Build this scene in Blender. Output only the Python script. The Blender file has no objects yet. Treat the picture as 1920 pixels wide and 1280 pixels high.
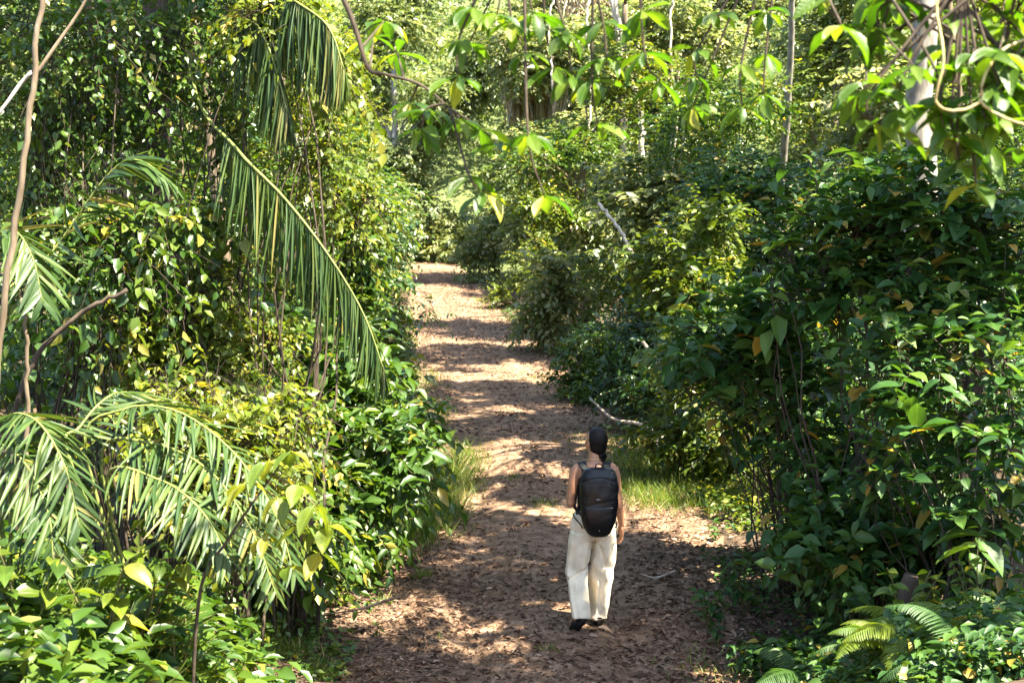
import bpy, math, random
import numpy as np
from mathutils import Matrix, Vector

# ------------------------------------------------------------------ camera, sky, sun, exposure
scene = bpy.context.scene
COL = scene.collection
F_PX = 2667.0                      # focal length in photo pixels (1920 wide), a 50 mm lens
CAM = np.array((0.0, 0.0, 3.94))
PITCH = math.atan(340.0 / F_PX)

cam_data = bpy.data.cameras.new('camera')
cam_data.lens = 50.0
cam_data.sensor_width = 36.0
cam_data.clip_start = 0.05
cam_data.clip_end = 600.0
cam_data.dof.use_dof = True
cam_data.dof.focus_distance = 12.4
cam_data.dof.aperture_fstop = 4.5
cam = bpy.data.objects.new('camera', cam_data)
COL.objects.link(cam)
cam.location = CAM
cam.rotation_euler = (math.pi / 2 - PITCH, 0, 0)
scene.camera = cam

SUN_EL = math.radians(61)
SUN_AZ = math.radians(124)          # to the right of the viewing direction (+Y towards +X)
world = bpy.data.worlds.new('World')
scene.world = world
world.use_nodes = True
wn = world.node_tree
sky = wn.nodes.new('ShaderNodeTexSky')
sky.sky_type = 'NISHITA'
sky.sun_disc = False
sky.sun_elevation = SUN_EL
sky.sun_rotation = SUN_AZ
bg = wn.nodes['Background']
bg.inputs['Strength'].default_value = 0.10
wn.links.new(sky.outputs['Color'], bg.inputs['Color'])

SUN_DIR = np.array((math.cos(SUN_EL) * math.sin(SUN_AZ), math.cos(SUN_EL) * math.cos(SUN_AZ), math.sin(SUN_EL)))
sun_data = bpy.data.lights.new('sun', 'SUN')
sun_data.energy = 5.0
sun_data.angle = math.radians(0.5)
sun_data.color = (1.0, 0.92, 0.76)
sun = bpy.data.objects.new('sun', sun_data)
COL.objects.link(sun)
sun.rotation_euler = Vector(SUN_DIR).to_track_quat('Z', 'Y').to_euler()

vs = scene.view_settings
vs.view_transform = 'Standard'
vs.look = 'None'
vs.exposure = 2.95
vs.gamma = 1.0
vs.use_curve_mapping = False
cy = scene.cycles
cy.max_bounces = 7
cy.diffuse_bounces = 4
cy.glossy_bounces = 2
cy.transmission_bounces = 4
cy.transparent_max_bounces = 4
cy.caustics_reflective = False
cy.caustics_refractive = False
cy.use_denoising = True
cy.sample_clamp_indirect = 6.0

# ------------------------------------------------------------------ helpers
def W(px, py, Y):
    """photo pixel -> world point on the plane y = Y (Y comes from the ground or neighbour it belongs to)"""
    u = (px - 960.0) / F_PX
    v = (640.0 - py) / F_PX
    c, s = math.cos(PITCH), math.sin(PITCH)
    d = np.array((u, c + v * s, -s + v * c))
    return CAM + d * (Y / d[1])

def nrm(a):
    return a / np.maximum(np.linalg.norm(a, axis=-1, keepdims=True), 1e-9)

class Acc:
    """collects triangles and quads with numpy and links them as ONE mesh"""
    def __init__(self):
        self.V, self.T, self.Q, self.R, self.U, self.n = [], [], [], [], [], 0
    def add(self, v, tris=None, quads=None, rnd=0.0, uv=None):
        v = np.asarray(v, float).reshape(-1, 3)
        self.V.append(v)
        if tris is not None and len(tris): self.T.append(np.asarray(tris, int).reshape(-1, 3) + self.n)
        if quads is not None and len(quads): self.Q.append(np.asarray(quads, int).reshape(-1, 4) + self.n)
        r = np.asarray(rnd, float)
        self.R.append(np.full(len(v), float(r)) if r.ndim == 0 else r)
        self.U.append(np.zeros((len(v), 3)) if uv is None else uv)
        self.n += len(v)
        return self
    def mesh(self, name, smooth=True):
        me = bpy.data.meshes.new(name)
        V = np.concatenate(self.V)
        T = np.concatenate(self.T) if self.T else np.zeros((0, 3), int)
        Q = np.concatenate(self.Q) if self.Q else np.zeros((0, 4), int)
        me.vertices.add(len(V))
        me.vertices.foreach_set('co', V.astype(np.float32).ravel())
        idx = np.concatenate([T.ravel(), Q.ravel()]).astype(np.int32)
        me.loops.add(len(idx))
        me.loops.foreach_set('vertex_index', idx)
        st = np.concatenate([np.arange(len(T)) * 3, len(T) * 3 + np.arange(len(Q)) * 4]).astype(np.int32)
        me.polygons.add(len(st))
        me.polygons.foreach_set('loop_start', st)
        me.polygons.foreach_set('use_smooth', np.full(len(st), smooth, bool))
        a = me.attributes.new('rnd', 'FLOAT', 'POINT')
        a.data.foreach_set('value', np.concatenate(self.R).astype(np.float32))
        a = me.attributes.new('luv', 'FLOAT_VECTOR', 'POINT')
        a.data.foreach_set('vector', np.concatenate(self.U).astype(np.float32).ravel())
        me.update(calc_edges=True)
        return me

def link(name, me, mat, parent=None, kind=None, loc=None, rot=None, scale=None):
    o = bpy.data.objects.new(name, me)
    COL.objects.link(o)
    if mat is not None and me is not None and not me.materials:
        me.materials.append(mat)
    if parent is not None: o.parent = parent
    if kind: o['kind'] = kind
    if loc is not None: o.location = loc
    if rot is not None: o.rotation_euler = rot
    if scale is not None: o.scale = (scale,) * 3 if np.isscalar(scale) else scale
    return o

def tag(o, label, cat, group=None):
    o['label'] = label
    o['category'] = cat
    if group: o['group'] = group
    return o

def thing(name, label, cat, loc=(0, 0, 0), rz=0.0, group=None, scale=None):
    o = bpy.data.objects.new(name, None)
    o.empty_display_size = 0.2
    COL.objects.link(o)
    o.location = loc
    o.rotation_euler = (0, 0, rz)
    if scale: o.scale = (scale,) * 3
    return tag(o, label, cat, group)

def tube(acc, pts, rad, sides=6, rnd=0.0, cap=True):
    pts = np.asarray(pts, float)
    n = len(pts)
    rad = np.broadcast_to(np.asarray(rad, float), (n,))
    t = np.gradient(pts, axis=0)
    t = nrm(t)
    ref = np.array((0.0, 0.0, 1.0)) if abs(t[:, 2]).mean() < 0.8 else np.array((1.0, 0.0, 0.0))
    x = nrm(np.cross(t, ref)); y = np.cross(t, x)
    a = np.linspace(0, 2 * math.pi, sides, endpoint=False)
    ring = (np.cos(a)[None, :, None] * x[:, None] + np.sin(a)[None, :, None] * y[:, None]) * rad[:, None, None] + pts[:, None]
    v = ring.reshape(-1, 3)
    i = np.arange(n - 1)[:, None] * sides; j = np.arange(sides)[None]; k = (j + 1) % sides
    q = np.stack([i + j, i + k, i + sides + k, i + sides + j], -1).reshape(-1, 4)
    tr = []
    if cap:
        v = np.vstack([v, pts[:1], pts[-1:]])
        c0, c1 = n * sides, n * sides + 1
        for m in range(sides):
            tr.append((c0, (m + 1) % sides, m)); tr.append((c1, (n - 1) * sides + m, (n - 1) * sides + (m + 1) % sides))
    acc.add(v, tr, q, rnd)

def smooth_path(ctrl, n=16):
    """Catmull-Rom through control points"""
    P = np.asarray(ctrl, float)
    P = np.vstack([2 * P[0] - P[1], P, 2 * P[-1] - P[-2]])
    out = []
    m = len(P) - 3
    for t in np.linspace(0, m - 1e-6, n):
        i = int(t); f = t - i
        a, b, c, d = P[i:i + 4]
        out.append(0.5 * (2 * b + (c - a) * f + (2 * a - 5 * b + 4 * c - d) * f * f + (3 * b - a - 3 * c + d) * f ** 3))
    return np.array(out)

# smooth pseudo noise on arrays
_nr = np.random.default_rng(5)
_NK = _nr.normal(size=(24, 2)); _NP = _nr.random(24) * 6.28
def noise2(x, y, s=1.0, k0=0, k=8):
    o = np.zeros(np.broadcast(x, y).shape)
    for i in range(k0, k0 + k):
        o = o + np.sin((_NK[i % 24, 0] * x + _NK[i % 24, 1] * y) * s * (1 + 0.35 * (i - k0)) + _NP[i % 24])
    return o / k

# ------------------------------------------------------------------ materials
def new_mat(name):
    m = bpy.data.materials.new(name)
    m.use_nodes = True
    nt = m.node_tree
    return m, nt, nt.nodes['Principled BSDF'], nt.nodes['Material Output']

def ramp(nt, stops, fac=None, interp='LINEAR'):
    r = nt.nodes.new('ShaderNodeValToRGB')
    r.color_ramp.interpolation = interp
    e = r.color_ramp.elements
    while len(e) < len(stops): e.new(0.5)
    for el, (p, c) in zip(e, stops):
        el.position = p
        el.color = (c[0], c[1], c[2], 1)
    if fac is not None: nt.links.new(fac, r.inputs['Fac'])
    return r

def mathn(nt, op, a, b=None):
    n = nt.nodes.new('ShaderNodeMath'); n.operation = op
    for i, s in enumerate((a, b)):
        if s is None: continue
        if isinstance(s, (int, float)): n.inputs[i].default_value = s
        else: nt.links.new(s, n.inputs[i])
    return n.outputs[0]

def mixc(nt, fac, a, b, mode='MIX'):
    n = nt.nodes.new('ShaderNodeMix'); n.data_type = 'RGBA'; n.blend_type = mode
    for s, k in ((fac, 0), (a, 6), (b, 7)):
        if isinstance(s, (int, float)): n.inputs[k].default_value = s
        elif isinstance(s, tuple): n.inputs[k].default_value = (*s, 1)
        else: nt.links.new(s, n.inputs[k])
    return n.outputs[2]

def leaf_mat(name, stops, rough=0.42, trans=0.4, spec=0.5, tcol=(1.5, 1.45, 0.55), veins=False):
    m, nt, p, out = new_mat(name)
    at = nt.nodes.new('ShaderNodeAttribute'); at.attribute_name = 'rnd'
    oi = nt.nodes.new('ShaderNodeObjectInfo')
    f = mathn(nt, 'FRACT', mathn(nt, 'ADD', at.outputs['Fac'], oi.outputs['Random']))
    r = ramp(nt, stops, f)
    col = r.outputs[0]
    # blotchy wear on the blades
    tc = nt.nodes.new('ShaderNodeTexCoord')
    nz = nt.nodes.new('ShaderNodeTexNoise'); nz.inputs['Scale'].default_value = 2.3 if not veins else 4.0
    nt.links.new(tc.outputs['Object'], nz.inputs['Vector'])
    dk = ramp(nt, [(0.3, (0.72, 0.78, 0.8)), (0.7, (1.15, 1.1, 1.0))], nz.outputs['Fac'])
    col = mixc(nt, 1.0, col, dk.outputs[0], 'MULTIPLY')
    if veins:
        lu = nt.nodes.new('ShaderNodeAttribute'); lu.attribute_name = 'luv'
        sx = nt.nodes.new('ShaderNodeSeparateXYZ'); nt.links.new(lu.outputs['Vector'], sx.inputs[0])
        au = mathn(nt, 'ABSOLUTE', sx.outputs[0])
        rib = ramp(nt, [(0.0, (1, 1, 1)), (0.10, (0, 0, 0))], au)
        w = mathn(nt, 'SINE', mathn(nt, 'MULTIPLY', mathn(nt, 'SUBTRACT', sx.outputs[1], mathn(nt, 'MULTIPLY', au, 0.28)), 52.0))
        sv = ramp(nt, [(0.72, (0, 0, 0)), (1.0, (1, 1, 1))], w)
        vein = mathn(nt, 'MAXIMUM', rib.outputs[0], mathn(nt, 'MULTIPLY', sv.outputs[0], 0.5))
        lighter = mixc(nt, 1.0, col, (1.7, 1.55, 1.5), 'MULTIPLY')
        col = mixc(nt, mathn(nt, 'MULTIPLY', vein, 0.6), col, lighter)
        bp = nt.nodes.new('ShaderNodeBump'); bp.inputs['Strength'].default_value = 0.35; bp.inputs['Distance'].default_value = 0.004
        nt.links.new(mathn(nt, 'SUBTRACT', 1.0, vein), bp.inputs['Height']); nt.links.new(bp.outputs[0], p.inputs['Normal'])
    nt.links.new(col, p.inputs['Base Color'])
    p.inputs['Roughness'].default_value = rough
    p.inputs['Specular IOR Level'].default_value = spec
    tr = nt.nodes.new('ShaderNodeBsdfTranslucent')
    nt.links.new(mixc(nt, 1.0, col, tcol, 'MULTIPLY'), tr.inputs['Color'])
    ms = nt.nodes.new('ShaderNodeMixShader'); ms.inputs[0].default_value = trans
    nt.links.new(p.outputs[0], ms.inputs[1]); nt.links.new(tr.outputs[0], ms.inputs[2])
    nt.links.new(ms.outputs[0], out.inputs['Surface'])
    return m

def rough_mat(name, stops, scale=20.0, rough=0.85, bump=0.4, dist=0.01, stretch=(1, 1, 1), spec=0.2, detail=6):
    m, nt, p, out = new_mat(name)
    tc = nt.nodes.new('ShaderNodeTexCoord')
    mp = nt.nodes.new('ShaderNodeMapping'); mp.inputs['Scale'].default_value = stretch
    nt.links.new(tc.outputs['Object'], mp.inputs['Vector'])
    nz = nt.nodes.new('ShaderNodeTexNoise'); nz.inputs['Scale'].default_value = scale; nz.inputs['Detail'].default_value = detail
    nt.links.new(mp.outputs[0], nz.inputs['Vector'])
    r = ramp(nt, stops, nz.outputs['Fac'])
    nt.links.new(r.outputs[0], p.inputs['Base Color'])
    p.inputs['Roughness'].default_value = rough
    p.inputs['Specular IOR Level'].default_value = spec
    b = nt.nodes.new('ShaderNodeBump'); b.inputs['Strength'].default_value = bump; b.inputs['Distance'].default_value = dist
    nt.links.new(nz.outputs['Fac'], b.inputs['Height']); nt.links.new(b.outputs[0], p.inputs['Normal'])
    return m

G = lambda *s: list(s)
M = {}
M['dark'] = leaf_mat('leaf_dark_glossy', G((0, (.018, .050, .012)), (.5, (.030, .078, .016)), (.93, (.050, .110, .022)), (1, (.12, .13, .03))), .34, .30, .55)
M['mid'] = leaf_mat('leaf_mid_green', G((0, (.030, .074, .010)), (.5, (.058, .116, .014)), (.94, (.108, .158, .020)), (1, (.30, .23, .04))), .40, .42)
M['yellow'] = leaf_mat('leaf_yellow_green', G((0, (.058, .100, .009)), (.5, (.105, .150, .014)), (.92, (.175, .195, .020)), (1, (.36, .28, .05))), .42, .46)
M['far'] = leaf_mat('leaf_sun_paled', G((0, (.075, .120, .032)), (.5, (.145, .180, .060)), (.85, (.24, .26, .11)), (1, (.42, .38, .20))), .42, .48, .6, tcol=(1.4, 1.4, .75))  # leaf colour paled to stand in for bright, hazy background sun
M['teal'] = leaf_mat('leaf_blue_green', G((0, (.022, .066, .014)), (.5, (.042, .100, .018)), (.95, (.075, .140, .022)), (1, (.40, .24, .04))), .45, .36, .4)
M['big_teal'] = leaf_mat('broad_leaf_blue_green', G((0, (.018, .060, .014)), (.4, (.038, .100, .018)), (.8, (.062, .125, .020)), (.96, (.10, .165, .026)), (1, (.42, .24, .04))), .44, .38, .42, veins=True)
M['big_mid'] = leaf_mat('broad_leaf_mid_green', G((0, (.040, .085, .010)), (.5, (.075, .128, .012)), (.95, (.135, .175, .016)), (1, (.32, .27, .05))), .40, .42, veins=True)
M['big_yellow'] = leaf_mat('broad_leaf_yellow_green', G((0, (.080, .135, .012)), (.5, (.13, .175, .016)), (1, (.22, .23, .025))), .40, .52, veins=True)
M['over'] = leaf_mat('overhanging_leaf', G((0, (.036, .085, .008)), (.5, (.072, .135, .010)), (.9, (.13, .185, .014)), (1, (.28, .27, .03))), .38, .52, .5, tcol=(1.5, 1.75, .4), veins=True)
M['palm'] = leaf_mat('palm_leaflet', G((0, (.024, .056, .012)), (.5, (.044, .084, .018)), (.93, (.082, .118, .026)), (1, (.30, .23, .08))), .48, .30, .38)
M['fern'] = leaf_mat('fern_green', G((0, (.075, .14, .012)), (.5, (.12, .18, .014)), (1, (.20, .24, .02))), .5, .5)
M['fern_dark'] = leaf_mat('fern_dark_green', G((0, (.03, .08, .014)), (1, (.06, .12, .02))), .5, .4)
M['grass'] = leaf_mat('grass_blade', G((0, (.06, .11, .012)), (.6, (.12, .18, .022)), (.9, (.22, .25, .05)), (1, (.42, .36, .16))), .5, .45)
M['deadleaf'] = leaf_mat('dead_leaf', G((0, (.040, .022, .014)), (.35, (.085, .046, .028)), (.65, (.16, .092, .060)), (.9, (.28, .18, .125)), (1, (.40, .28, .20))), .75, .12, .2, tcol=(1.3, 1, .7))
M['dryfrond'] = leaf_mat('dry_palm_frond', G((0, (.12, .075, .045)), (.6, (.25, .17, .11)), (1, (.42, .32, .22))), .65, .15, .3, tcol=(1.2, 1, .8))
M['dryvine'] = leaf_mat('dry_vine', G((0, (.24, .19, .12)), (.6, (.40, .33, .22)), (1, (.55, .48, .34))), .7, .25, .2, tcol=(1.2, 1, .75))
M['bark_pale'] = rough_mat('bark_pale', [(.3, (.13, .115, .09)), (.5, (.24, .215, .18)), (.7, (.36, .33, .285))], 9, .85, .5, .02, (1, 1, .35))
M['bark_dark'] = rough_mat('bark_dark', [(.3, (.035, .025, .018)), (.6, (.075, .055, .04)), (.8, (.12, .095, .07))], 12, .9, .6, .02, (1, 1, .25))
M['bark_mid'] = rough_mat('bark_mid', [(.3, (.09, .065, .04)), (.6, (.17, .13, .085)), (.8, (.26, .21, .15))], 14, .85, .5, .015, (1, 1, .3))
M['stem'] = rough_mat('green_stem', [(.3, (.07, .075, .025)), (.7, (.14, .13, .05))], 15, .7, .3, .004)
M['twig_tan'] = rough_mat('tan_twig', [(.3, (.26, .20, .08)), (.7, (.42, .34, .16))], 25, .65, .3, .003)
M['twig_dark'] = rough_mat('dark_twig', [(.3, (.03, .022, .016)), (.7, (.08, .06, .04))], 25, .8, .3, .003)
M['liana'] = rough_mat('pale_liana', [(.3, (.34, .28, .20)), (.7, (.58, .50, .38))], 20, .85, .5, .01, (1, 1, .3))
M['rachis'] = rough_mat('palm_rachis', [(.3, (.10, .13, .03)), (.7, (.20, .22, .06))], 18, .5, .2, .004)
M['deadwood'] = rough_mat('dead_branch_wood', [(.3, (.30, .23, .17)), (.7, (.52, .44, .35))], 18, .85, .5, .01, (1, 1, .3))
M['litterwood'] = rough_mat('fallen_twig_wood', [(.3, (.07, .045, .03)), (.7, (.22, .15, .10))], 10, .85, .4, .005)

def soil_mat():
    m, nt, p, out = new_mat('reddish_dirt')
    tc = nt.nodes.new('ShaderNodeTexCoord')
    def nz(scale, detail=8, rough=.6):
        n = nt.nodes.new('ShaderNodeTexNoise'); n.inputs['Scale'].default_value = scale
        n.inputs['Detail'].default_value = detail; n.inputs['Roughness'].default_value = rough
        nt.links.new(tc.outputs['Object'], n.inputs['Vector']); return n.outputs['Fac']
    big, mid, fine = nz(.9), nz(7.0), nz(46, 10, .7)
    c = ramp(nt, [(.34, (.135, .086, .052)), (.5, (.225, .148, .092)), (.68, (.34, .235, .158))], mid)
    d = ramp(nt, [(.3, (.62, .60, .60)), (.6, (1.05, 1.0, .98))], big)
    e = ramp(nt, [(.32, (.45, .42, .40)), (.52, (1, 1, 1)), (.75, (1.25, 1.22, 1.2))], fine)
    col = mixc(nt, 1.0, mixc(nt, 1.0, c.outputs[0], d.outputs[0], 'MULTIPLY'), e.outputs[0], 'MULTIPLY')
    nt.links.new(col, p.inputs['Base Color'])
    p.inputs['Roughness'].default_value = .95; p.inputs['Specular IOR Level'].default_value = .1
    b1 = nt.nodes.new('ShaderNodeBump'); b1.inputs['Strength'].default_value = .7; b1.inputs['Distance'].default_value = .05
    nt.links.new(mid, b1.inputs['Height'])
    b2 = nt.nodes.new('ShaderNodeBump'); b2.inputs['Strength'].default_value = .8; b2.inputs['Distance'].default_value = .015
    nt.links.new(fine, b2.inputs['Height']); nt.links.new(b1.outputs[0], b2.inputs['Normal'])
    nt.links.new(b2.outputs[0], p.inputs['Normal'])
    return m
M['soil'] = soil_mat()
M['humus'] = rough_mat('forest_humus', [(.3, (.025, .018, .011)), (.5, (.06, .042, .026)), (.7, (.12, .08, .05))], 9, .95, .8, .04, detail=10)

_nt = M['humus'].node_tree
_sx = _nt.nodes.new('ShaderNodeSeparateXYZ'); _nt.links.new([n for n in _nt.nodes if n.type == 'TEX_COORD'][0].outputs['Object'], _sx.inputs[0])
_far = ramp(_nt, [(.40, (0, 0, 0)), (.5, (1, 1, 1))], mathn(_nt, 'DIVIDE', _sx.outputs[1], 100.0))
_rc = [n for n in _nt.nodes if n.type == 'VALTORGB'][0]
_nt.links.new(mixc(_nt, _far.outputs[0], _rc.outputs[0], (.075, .095, .030)), _nt.nodes['Principled BSDF'].inputs['Base Color'])

# ------------------------------------------------------------------ terrain
PC_Y = [-6, 4, 8, 11.8, 15, 18, 21, 28, 35, 52, 60, 75]
PC_X = [.25, .25, .25, .25, .28, .22, .12, -.45, -1.30, -2.75, -3.7, -6.0]
PC_L = [1.5, 1.5, 1.45, 1.40, 1.25, 1.35, 1.42, 1.25, 1.05, .80, .8, .8]
PC_R = [1.5, 1.5, 1.45, 1.45, 1.75, 1.60, 1.50, 1.25, 1.05, .80, .8, .8]
pc = lambda y: np.interp(y, PC_Y, PC_X)
def path_d(x, y):
    """signed distance outside the path edge (negative = on the path)"""
    dx = x - pc(y)
    return np.where(dx < 0, -dx - np.interp(y, PC_Y, PC_L), dx - np.interp(y, PC_Y, PC_R))
def sstep(a, b, x):
    t = np.clip((x - a) / (b - a), 0, 1); return t * t * (3 - 2 * t)
def gz(x, y):
    x = np.asarray(x, float); y = np.asarray(y, float)
    z = 2.3 * np.clip((10 - y) / 10, 0, 1.4) ** 1.35
    d = path_d(x, y)
    left = x < pc(y)
    z = z + np.where(left, .45, .22) * sstep(.0, 3.2, d)
    z = z + .10 * sstep(0, 1, d) * noise2(x, y, 1.1)
    z = z + .04 * sstep(-.4, .6, d) * noise2(x, y, 4.0, 5)
    z = z + np.clip(np.abs(x) - 11, 0, 40) * .32
    z = z + .85 * sstep(-1.35, -2.1, x) * sstep(11.0, 8.6, y) + .70 * sstep(1.75, 2.5, x) * sstep(10.8, 8.6, y)
    yb = 58 + 3 * noise2(x, x * 0, .25)
    z = z + np.clip(y - yb, 0, 60) * .42
    return z
def pathz(x, y):
    dx = x - pc(y)
    z = gz(x, y)
    rut = np.exp(-((dx + .62) / .20) ** 2) + np.exp(-((dx - .70) / .22) ** 2)
    z = z - .050 * np.interp(y, [14, 24], [1, .35]) * rut * (1 + .3 * noise2(x, y, .5))
    z = z + .018 * np.interp(y, [14, 24], [1, .4]) * np.exp(-(dx / .35) ** 2)
    z = z + (.016 * noise2(x, y, 2.2, 3) + .010 * noise2(x, y, 6.5, 9)) * np.interp(y, [12, 20, 30], [1, .4, .2])
    return z
def surf(x, y):
    return np.where(path_d(x, y) < 0.02, pathz(x, y), gz(x, y))

def grid(xs, ys, zf):
    X, Y = np.meshgrid(xs, ys)
    v = np.stack([X, Y, zf(X, Y)], -1).reshape(-1, 3)
    nx = len(xs)
    i = np.arange(len(ys) - 1)[:, None] * nx + np.arange(nx - 1)[None]
    q = np.stack([i, i + 1, i + nx + 1, i + nx], -1).reshape(-1, 4)
    return v, q
xs = np.concatenate([np.linspace(-90, -9, 30), np.linspace(-8.6, 8.6, 130), np.linspace(9, 90, 30)])
ys = np.concatenate([np.linspace(-30, 4, 20), np.linspace(4.3, 30, 130), np.linspace(30.6, 62, 60), np.linspace(64, 140, 26)])
v, q = grid(xs, ys, lambda X, Y: gz(X, Y) - .14 * sstep(.15, -.25, path_d(X, Y)))
ground = link('ground', Acc().add(v, None, q).mesh('ground'), M['humus'], kind='structure')

ts = np.linspace(0, 1, 90); yy = np.concatenate([np.linspace(-6, 32, 480), np.linspace(32.2, 56, 110)])
TT, YY = np.meshgrid(ts, yy)
ext = .42
el = np.interp(YY, PC_Y, PC_L) + ext + .16 * noise2(YY, YY * 0, 1.7); er = np.interp(YY, PC_Y, PC_R) + ext + .16 * noise2(YY, YY * 0 + 9, 1.9, 4)
XX = pc(YY) - el + TT * (el + er)
ZZ = pathz(XX, YY) - .22 * sstep(.22, .0, TT * (el + er)) * 1.0 - .22 * sstep(.22, .0, (1 - TT) * (el + er))
v = np.stack([XX, YY, ZZ], -1).reshape(-1, 3); nx = len(ts)
i = np.arange(len(yy) - 1)[:, None] * nx + np.arange(nx - 1)[None]
q = np.stack([i, i + 1, i + nx + 1, i + nx], -1).reshape(-1, 4)
path = link('dirt_path', Acc().add(v, None, q).mesh('dirt_path'), M['soil'], kind='structure')

# ------------------------------------------------------------------ the walker
def plain(name, col, rough=.6, spec=.3, noise=None, bump=.2, dist=.004, sheen=0.0):
    m, nt, p, out = new_mat(name)
    p.inputs['Base Color'].default_value = (*col, 1)
    p.inputs['Roughness'].default_value = rough
    p.inputs['Specular IOR Level'].default_value = spec
    if sheen: p.inputs['Sheen Weight'].default_value = sheen
    if noise:
        tc = nt.nodes.new('ShaderNodeTexCoord')
        nz = nt.nodes.new('ShaderNodeTexNoise'); nz.inputs['Scale'].default_value = noise; nz.inputs['Detail'].default_value = 5
        nt.links.new(tc.outputs['Object'], nz.inputs['Vector'])
        r = ramp(nt, [(.3, tuple(c * .8 for c in col)), (.7, tuple(min(c * 1.15, 1) for c in col))], nz.outputs['Fac'])
        nt.links.new(r.outputs[0], p.inputs['Base Color'])
        b = nt.nodes.new('ShaderNodeBump'); b.inputs['Strength'].default_value = bump; b.inputs['Distance'].default_value = dist
        nt.links.new(nz.outputs['Fac'], b.inputs['Height']); nt.links.new(b.outputs[0], p.inputs['Normal'])
    return m
M['skin'] = plain('skin', (.40, .195, .105), .5, .4, 14, .08)
M['skin'].node_tree.nodes['Principled BSDF'].inputs['Subsurface Weight'].default_value = .08
M['skin'].node_tree.nodes['Principled BSDF'].inputs['Subsurface Radius'].default_value = (.02, .008, .004)
M['hair'] = plain('dark_hair', (.006, .0045, .004), .55, .18, 60, .3)
_nt = M['hair'].node_tree   # combed strands
_tc = [n for n in _nt.nodes if n.type == 'TEX_COORD'][0]; _nz = [n for n in _nt.nodes if n.type == 'TEX_NOISE'][0]
_mp = _nt.nodes.new('ShaderNodeMapping'); _mp.inputs['Scale'].default_value = (6.0, .6, .7); _mp.inputs['Rotation'].default_value = (0, .5, .6)
_nt.links.new(_tc.outputs['Object'], _mp.inputs['Vector']); _nt.links.new(_mp.outputs[0], _nz.inputs['Vector'])
[n for n in _nt.nodes if n.type == 'BUMP'][0].inputs['Strength'].default_value = .7
M['linen'] = plain('cream_cloth', (.74, .635, .45), .62, .3, 9, .25, .01, .15)
M['blackcloth'] = plain('black_cloth', (.010, .010, .012), .8, .2, 60, .1)
M['pack'] = plain('black_pack_fabric', (.004, .005, .006), .42, .35, 7, .55, .03)
M['webbing'] = plain('black_webbing', (.008, .008, .009), .7, .3, 80, .2)
M['greytag'] = plain('grey_print', (.30, .31, .32), .6)
M['sole'] = plain('black_rubber', (.012, .011, .010), .7, .3, 30, .2)
M['leather'] = plain('brown_leather', (.045, .028, .018), .55, .4, 30, .2)
M['eyewhite'] = plain('eye_white', (.75, .72, .68), .2, .5)
M['chain'] = plain('gold_chain', (.7, .5, .2), .3, .5)

def loft(rings, n=20):
    """rings: (centre, x_axis_vec, y_axis_vec[, modulation]) -> closed surface"""
    a = np.linspace(0, 2 * math.pi, n, endpoint=False)
    vv = []
    for r in rings:
        c, x, y = (np.asarray(k, float) for k in r[:3])
        m = r[3](a) if len(r) > 3 else 1.0
        vv.append(c + (np.cos(a) * m)[:, None] * x + (np.sin(a) * m)[:, None] * y)
    k = len(rings)
    v = np.vstack(vv + [np.mean(vv[0], 0)[None], np.mean(vv[-1], 0)[None]])
    i = np.arange(k - 1)[:, None] * n; j = np.arange(n)[None]; jj = (j + 1) % n
    q = np.stack([i + j, i + jj, i + n + jj, i + n + j], -1).reshape(-1, 4)
    t = []
    for m_ in range(n):
        t.append((k * n, (m_ + 1) % n, m_)); t.append((k * n + 1, (k - 1) * n + m_, (k - 1) * n + (m_ + 1) % n))
    return v, t, q

def limb(pts, rad, n=14, flat=1.0, ref=(0, 1, 0)):
    """tapered limb with rounded ends"""
    pts = np.asarray(pts, float); rad = np.asarray(rad, float)
    t = nrm(np.gradient(pts, axis=0))
    ref = np.asarray(ref, float)
    rings = []
    def ring(p, tt, r):
        x = nrm(np.cross(tt, ref)); y = np.cross(x, tt)
        return (p, x * r * flat, y * r)
    for s in (1.0, .85, .5): 
        pass
    for f in (.97, .7, .35):
        rings.append(ring(pts[0] - t[0] * rad[0] * f, t[0], rad[0] * math.sqrt(max(1 - f * f, .02))))
    for p, tt, r in zip(pts, t, rad): rings.append(ring(p, tt, r))
    for f in (.35, .7, .97):
        rings.append(ring(pts[-1] + t[-1] * rad[-1] * f, t[-1], rad[-1] * math.sqrt(max(1 - f * f, .02))))
    return loft(rings, n)

def ball(c, ax, n=18, m=14):
    """ellipsoid with axis vectors ax (3 rows)"""
    ax = np.asarray(ax, float); rings = []
    for th in np.linspace(-.97, .97, m):
        ph = th * math.pi / 2
        rings.append((np.asarray(c, float) + ax[2] * math.sin(ph), ax[0] * math.cos(ph), ax[1] * math.cos(ph)))
    return loft(rings, n)

def fuse(name, pieces, voxel, smooth_it=3, mat=None):
    a = Acc()
    for v, t, q in pieces: a.add(v, t, q)
    me = a.mesh(name + '_raw')
    tmp = bpy.data.objects.new(name + '_raw', me); COL.objects.link(tmp)
    r = tmp.modifiers.new('r', 'REMESH'); r.mode = 'VOXEL'; r.voxel_size = voxel; r.use_smooth_shade = True
    s = tmp.modifiers.new('s', 'SMOOTH'); s.factor = .5; s.iterations = smooth_it
    dg = bpy.context.evaluated_depsgraph_get()
    out = bpy.data.meshes.new_from_object(tmp.evaluated_get(dg))
    out.name = name
    bpy.data.objects.remove(tmp)
    out.materials.clear()
    if mat: out.materials.append(mat)
    for p in out.polygons: p.use_smooth = True
    return out

def catm(ctrl, n): return smooth_path(ctrl, n)

PB = np.array((.680, 11.72, 0.0)); PB[2] = float(pathz(PB[0], PB[1])) + .008

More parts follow.
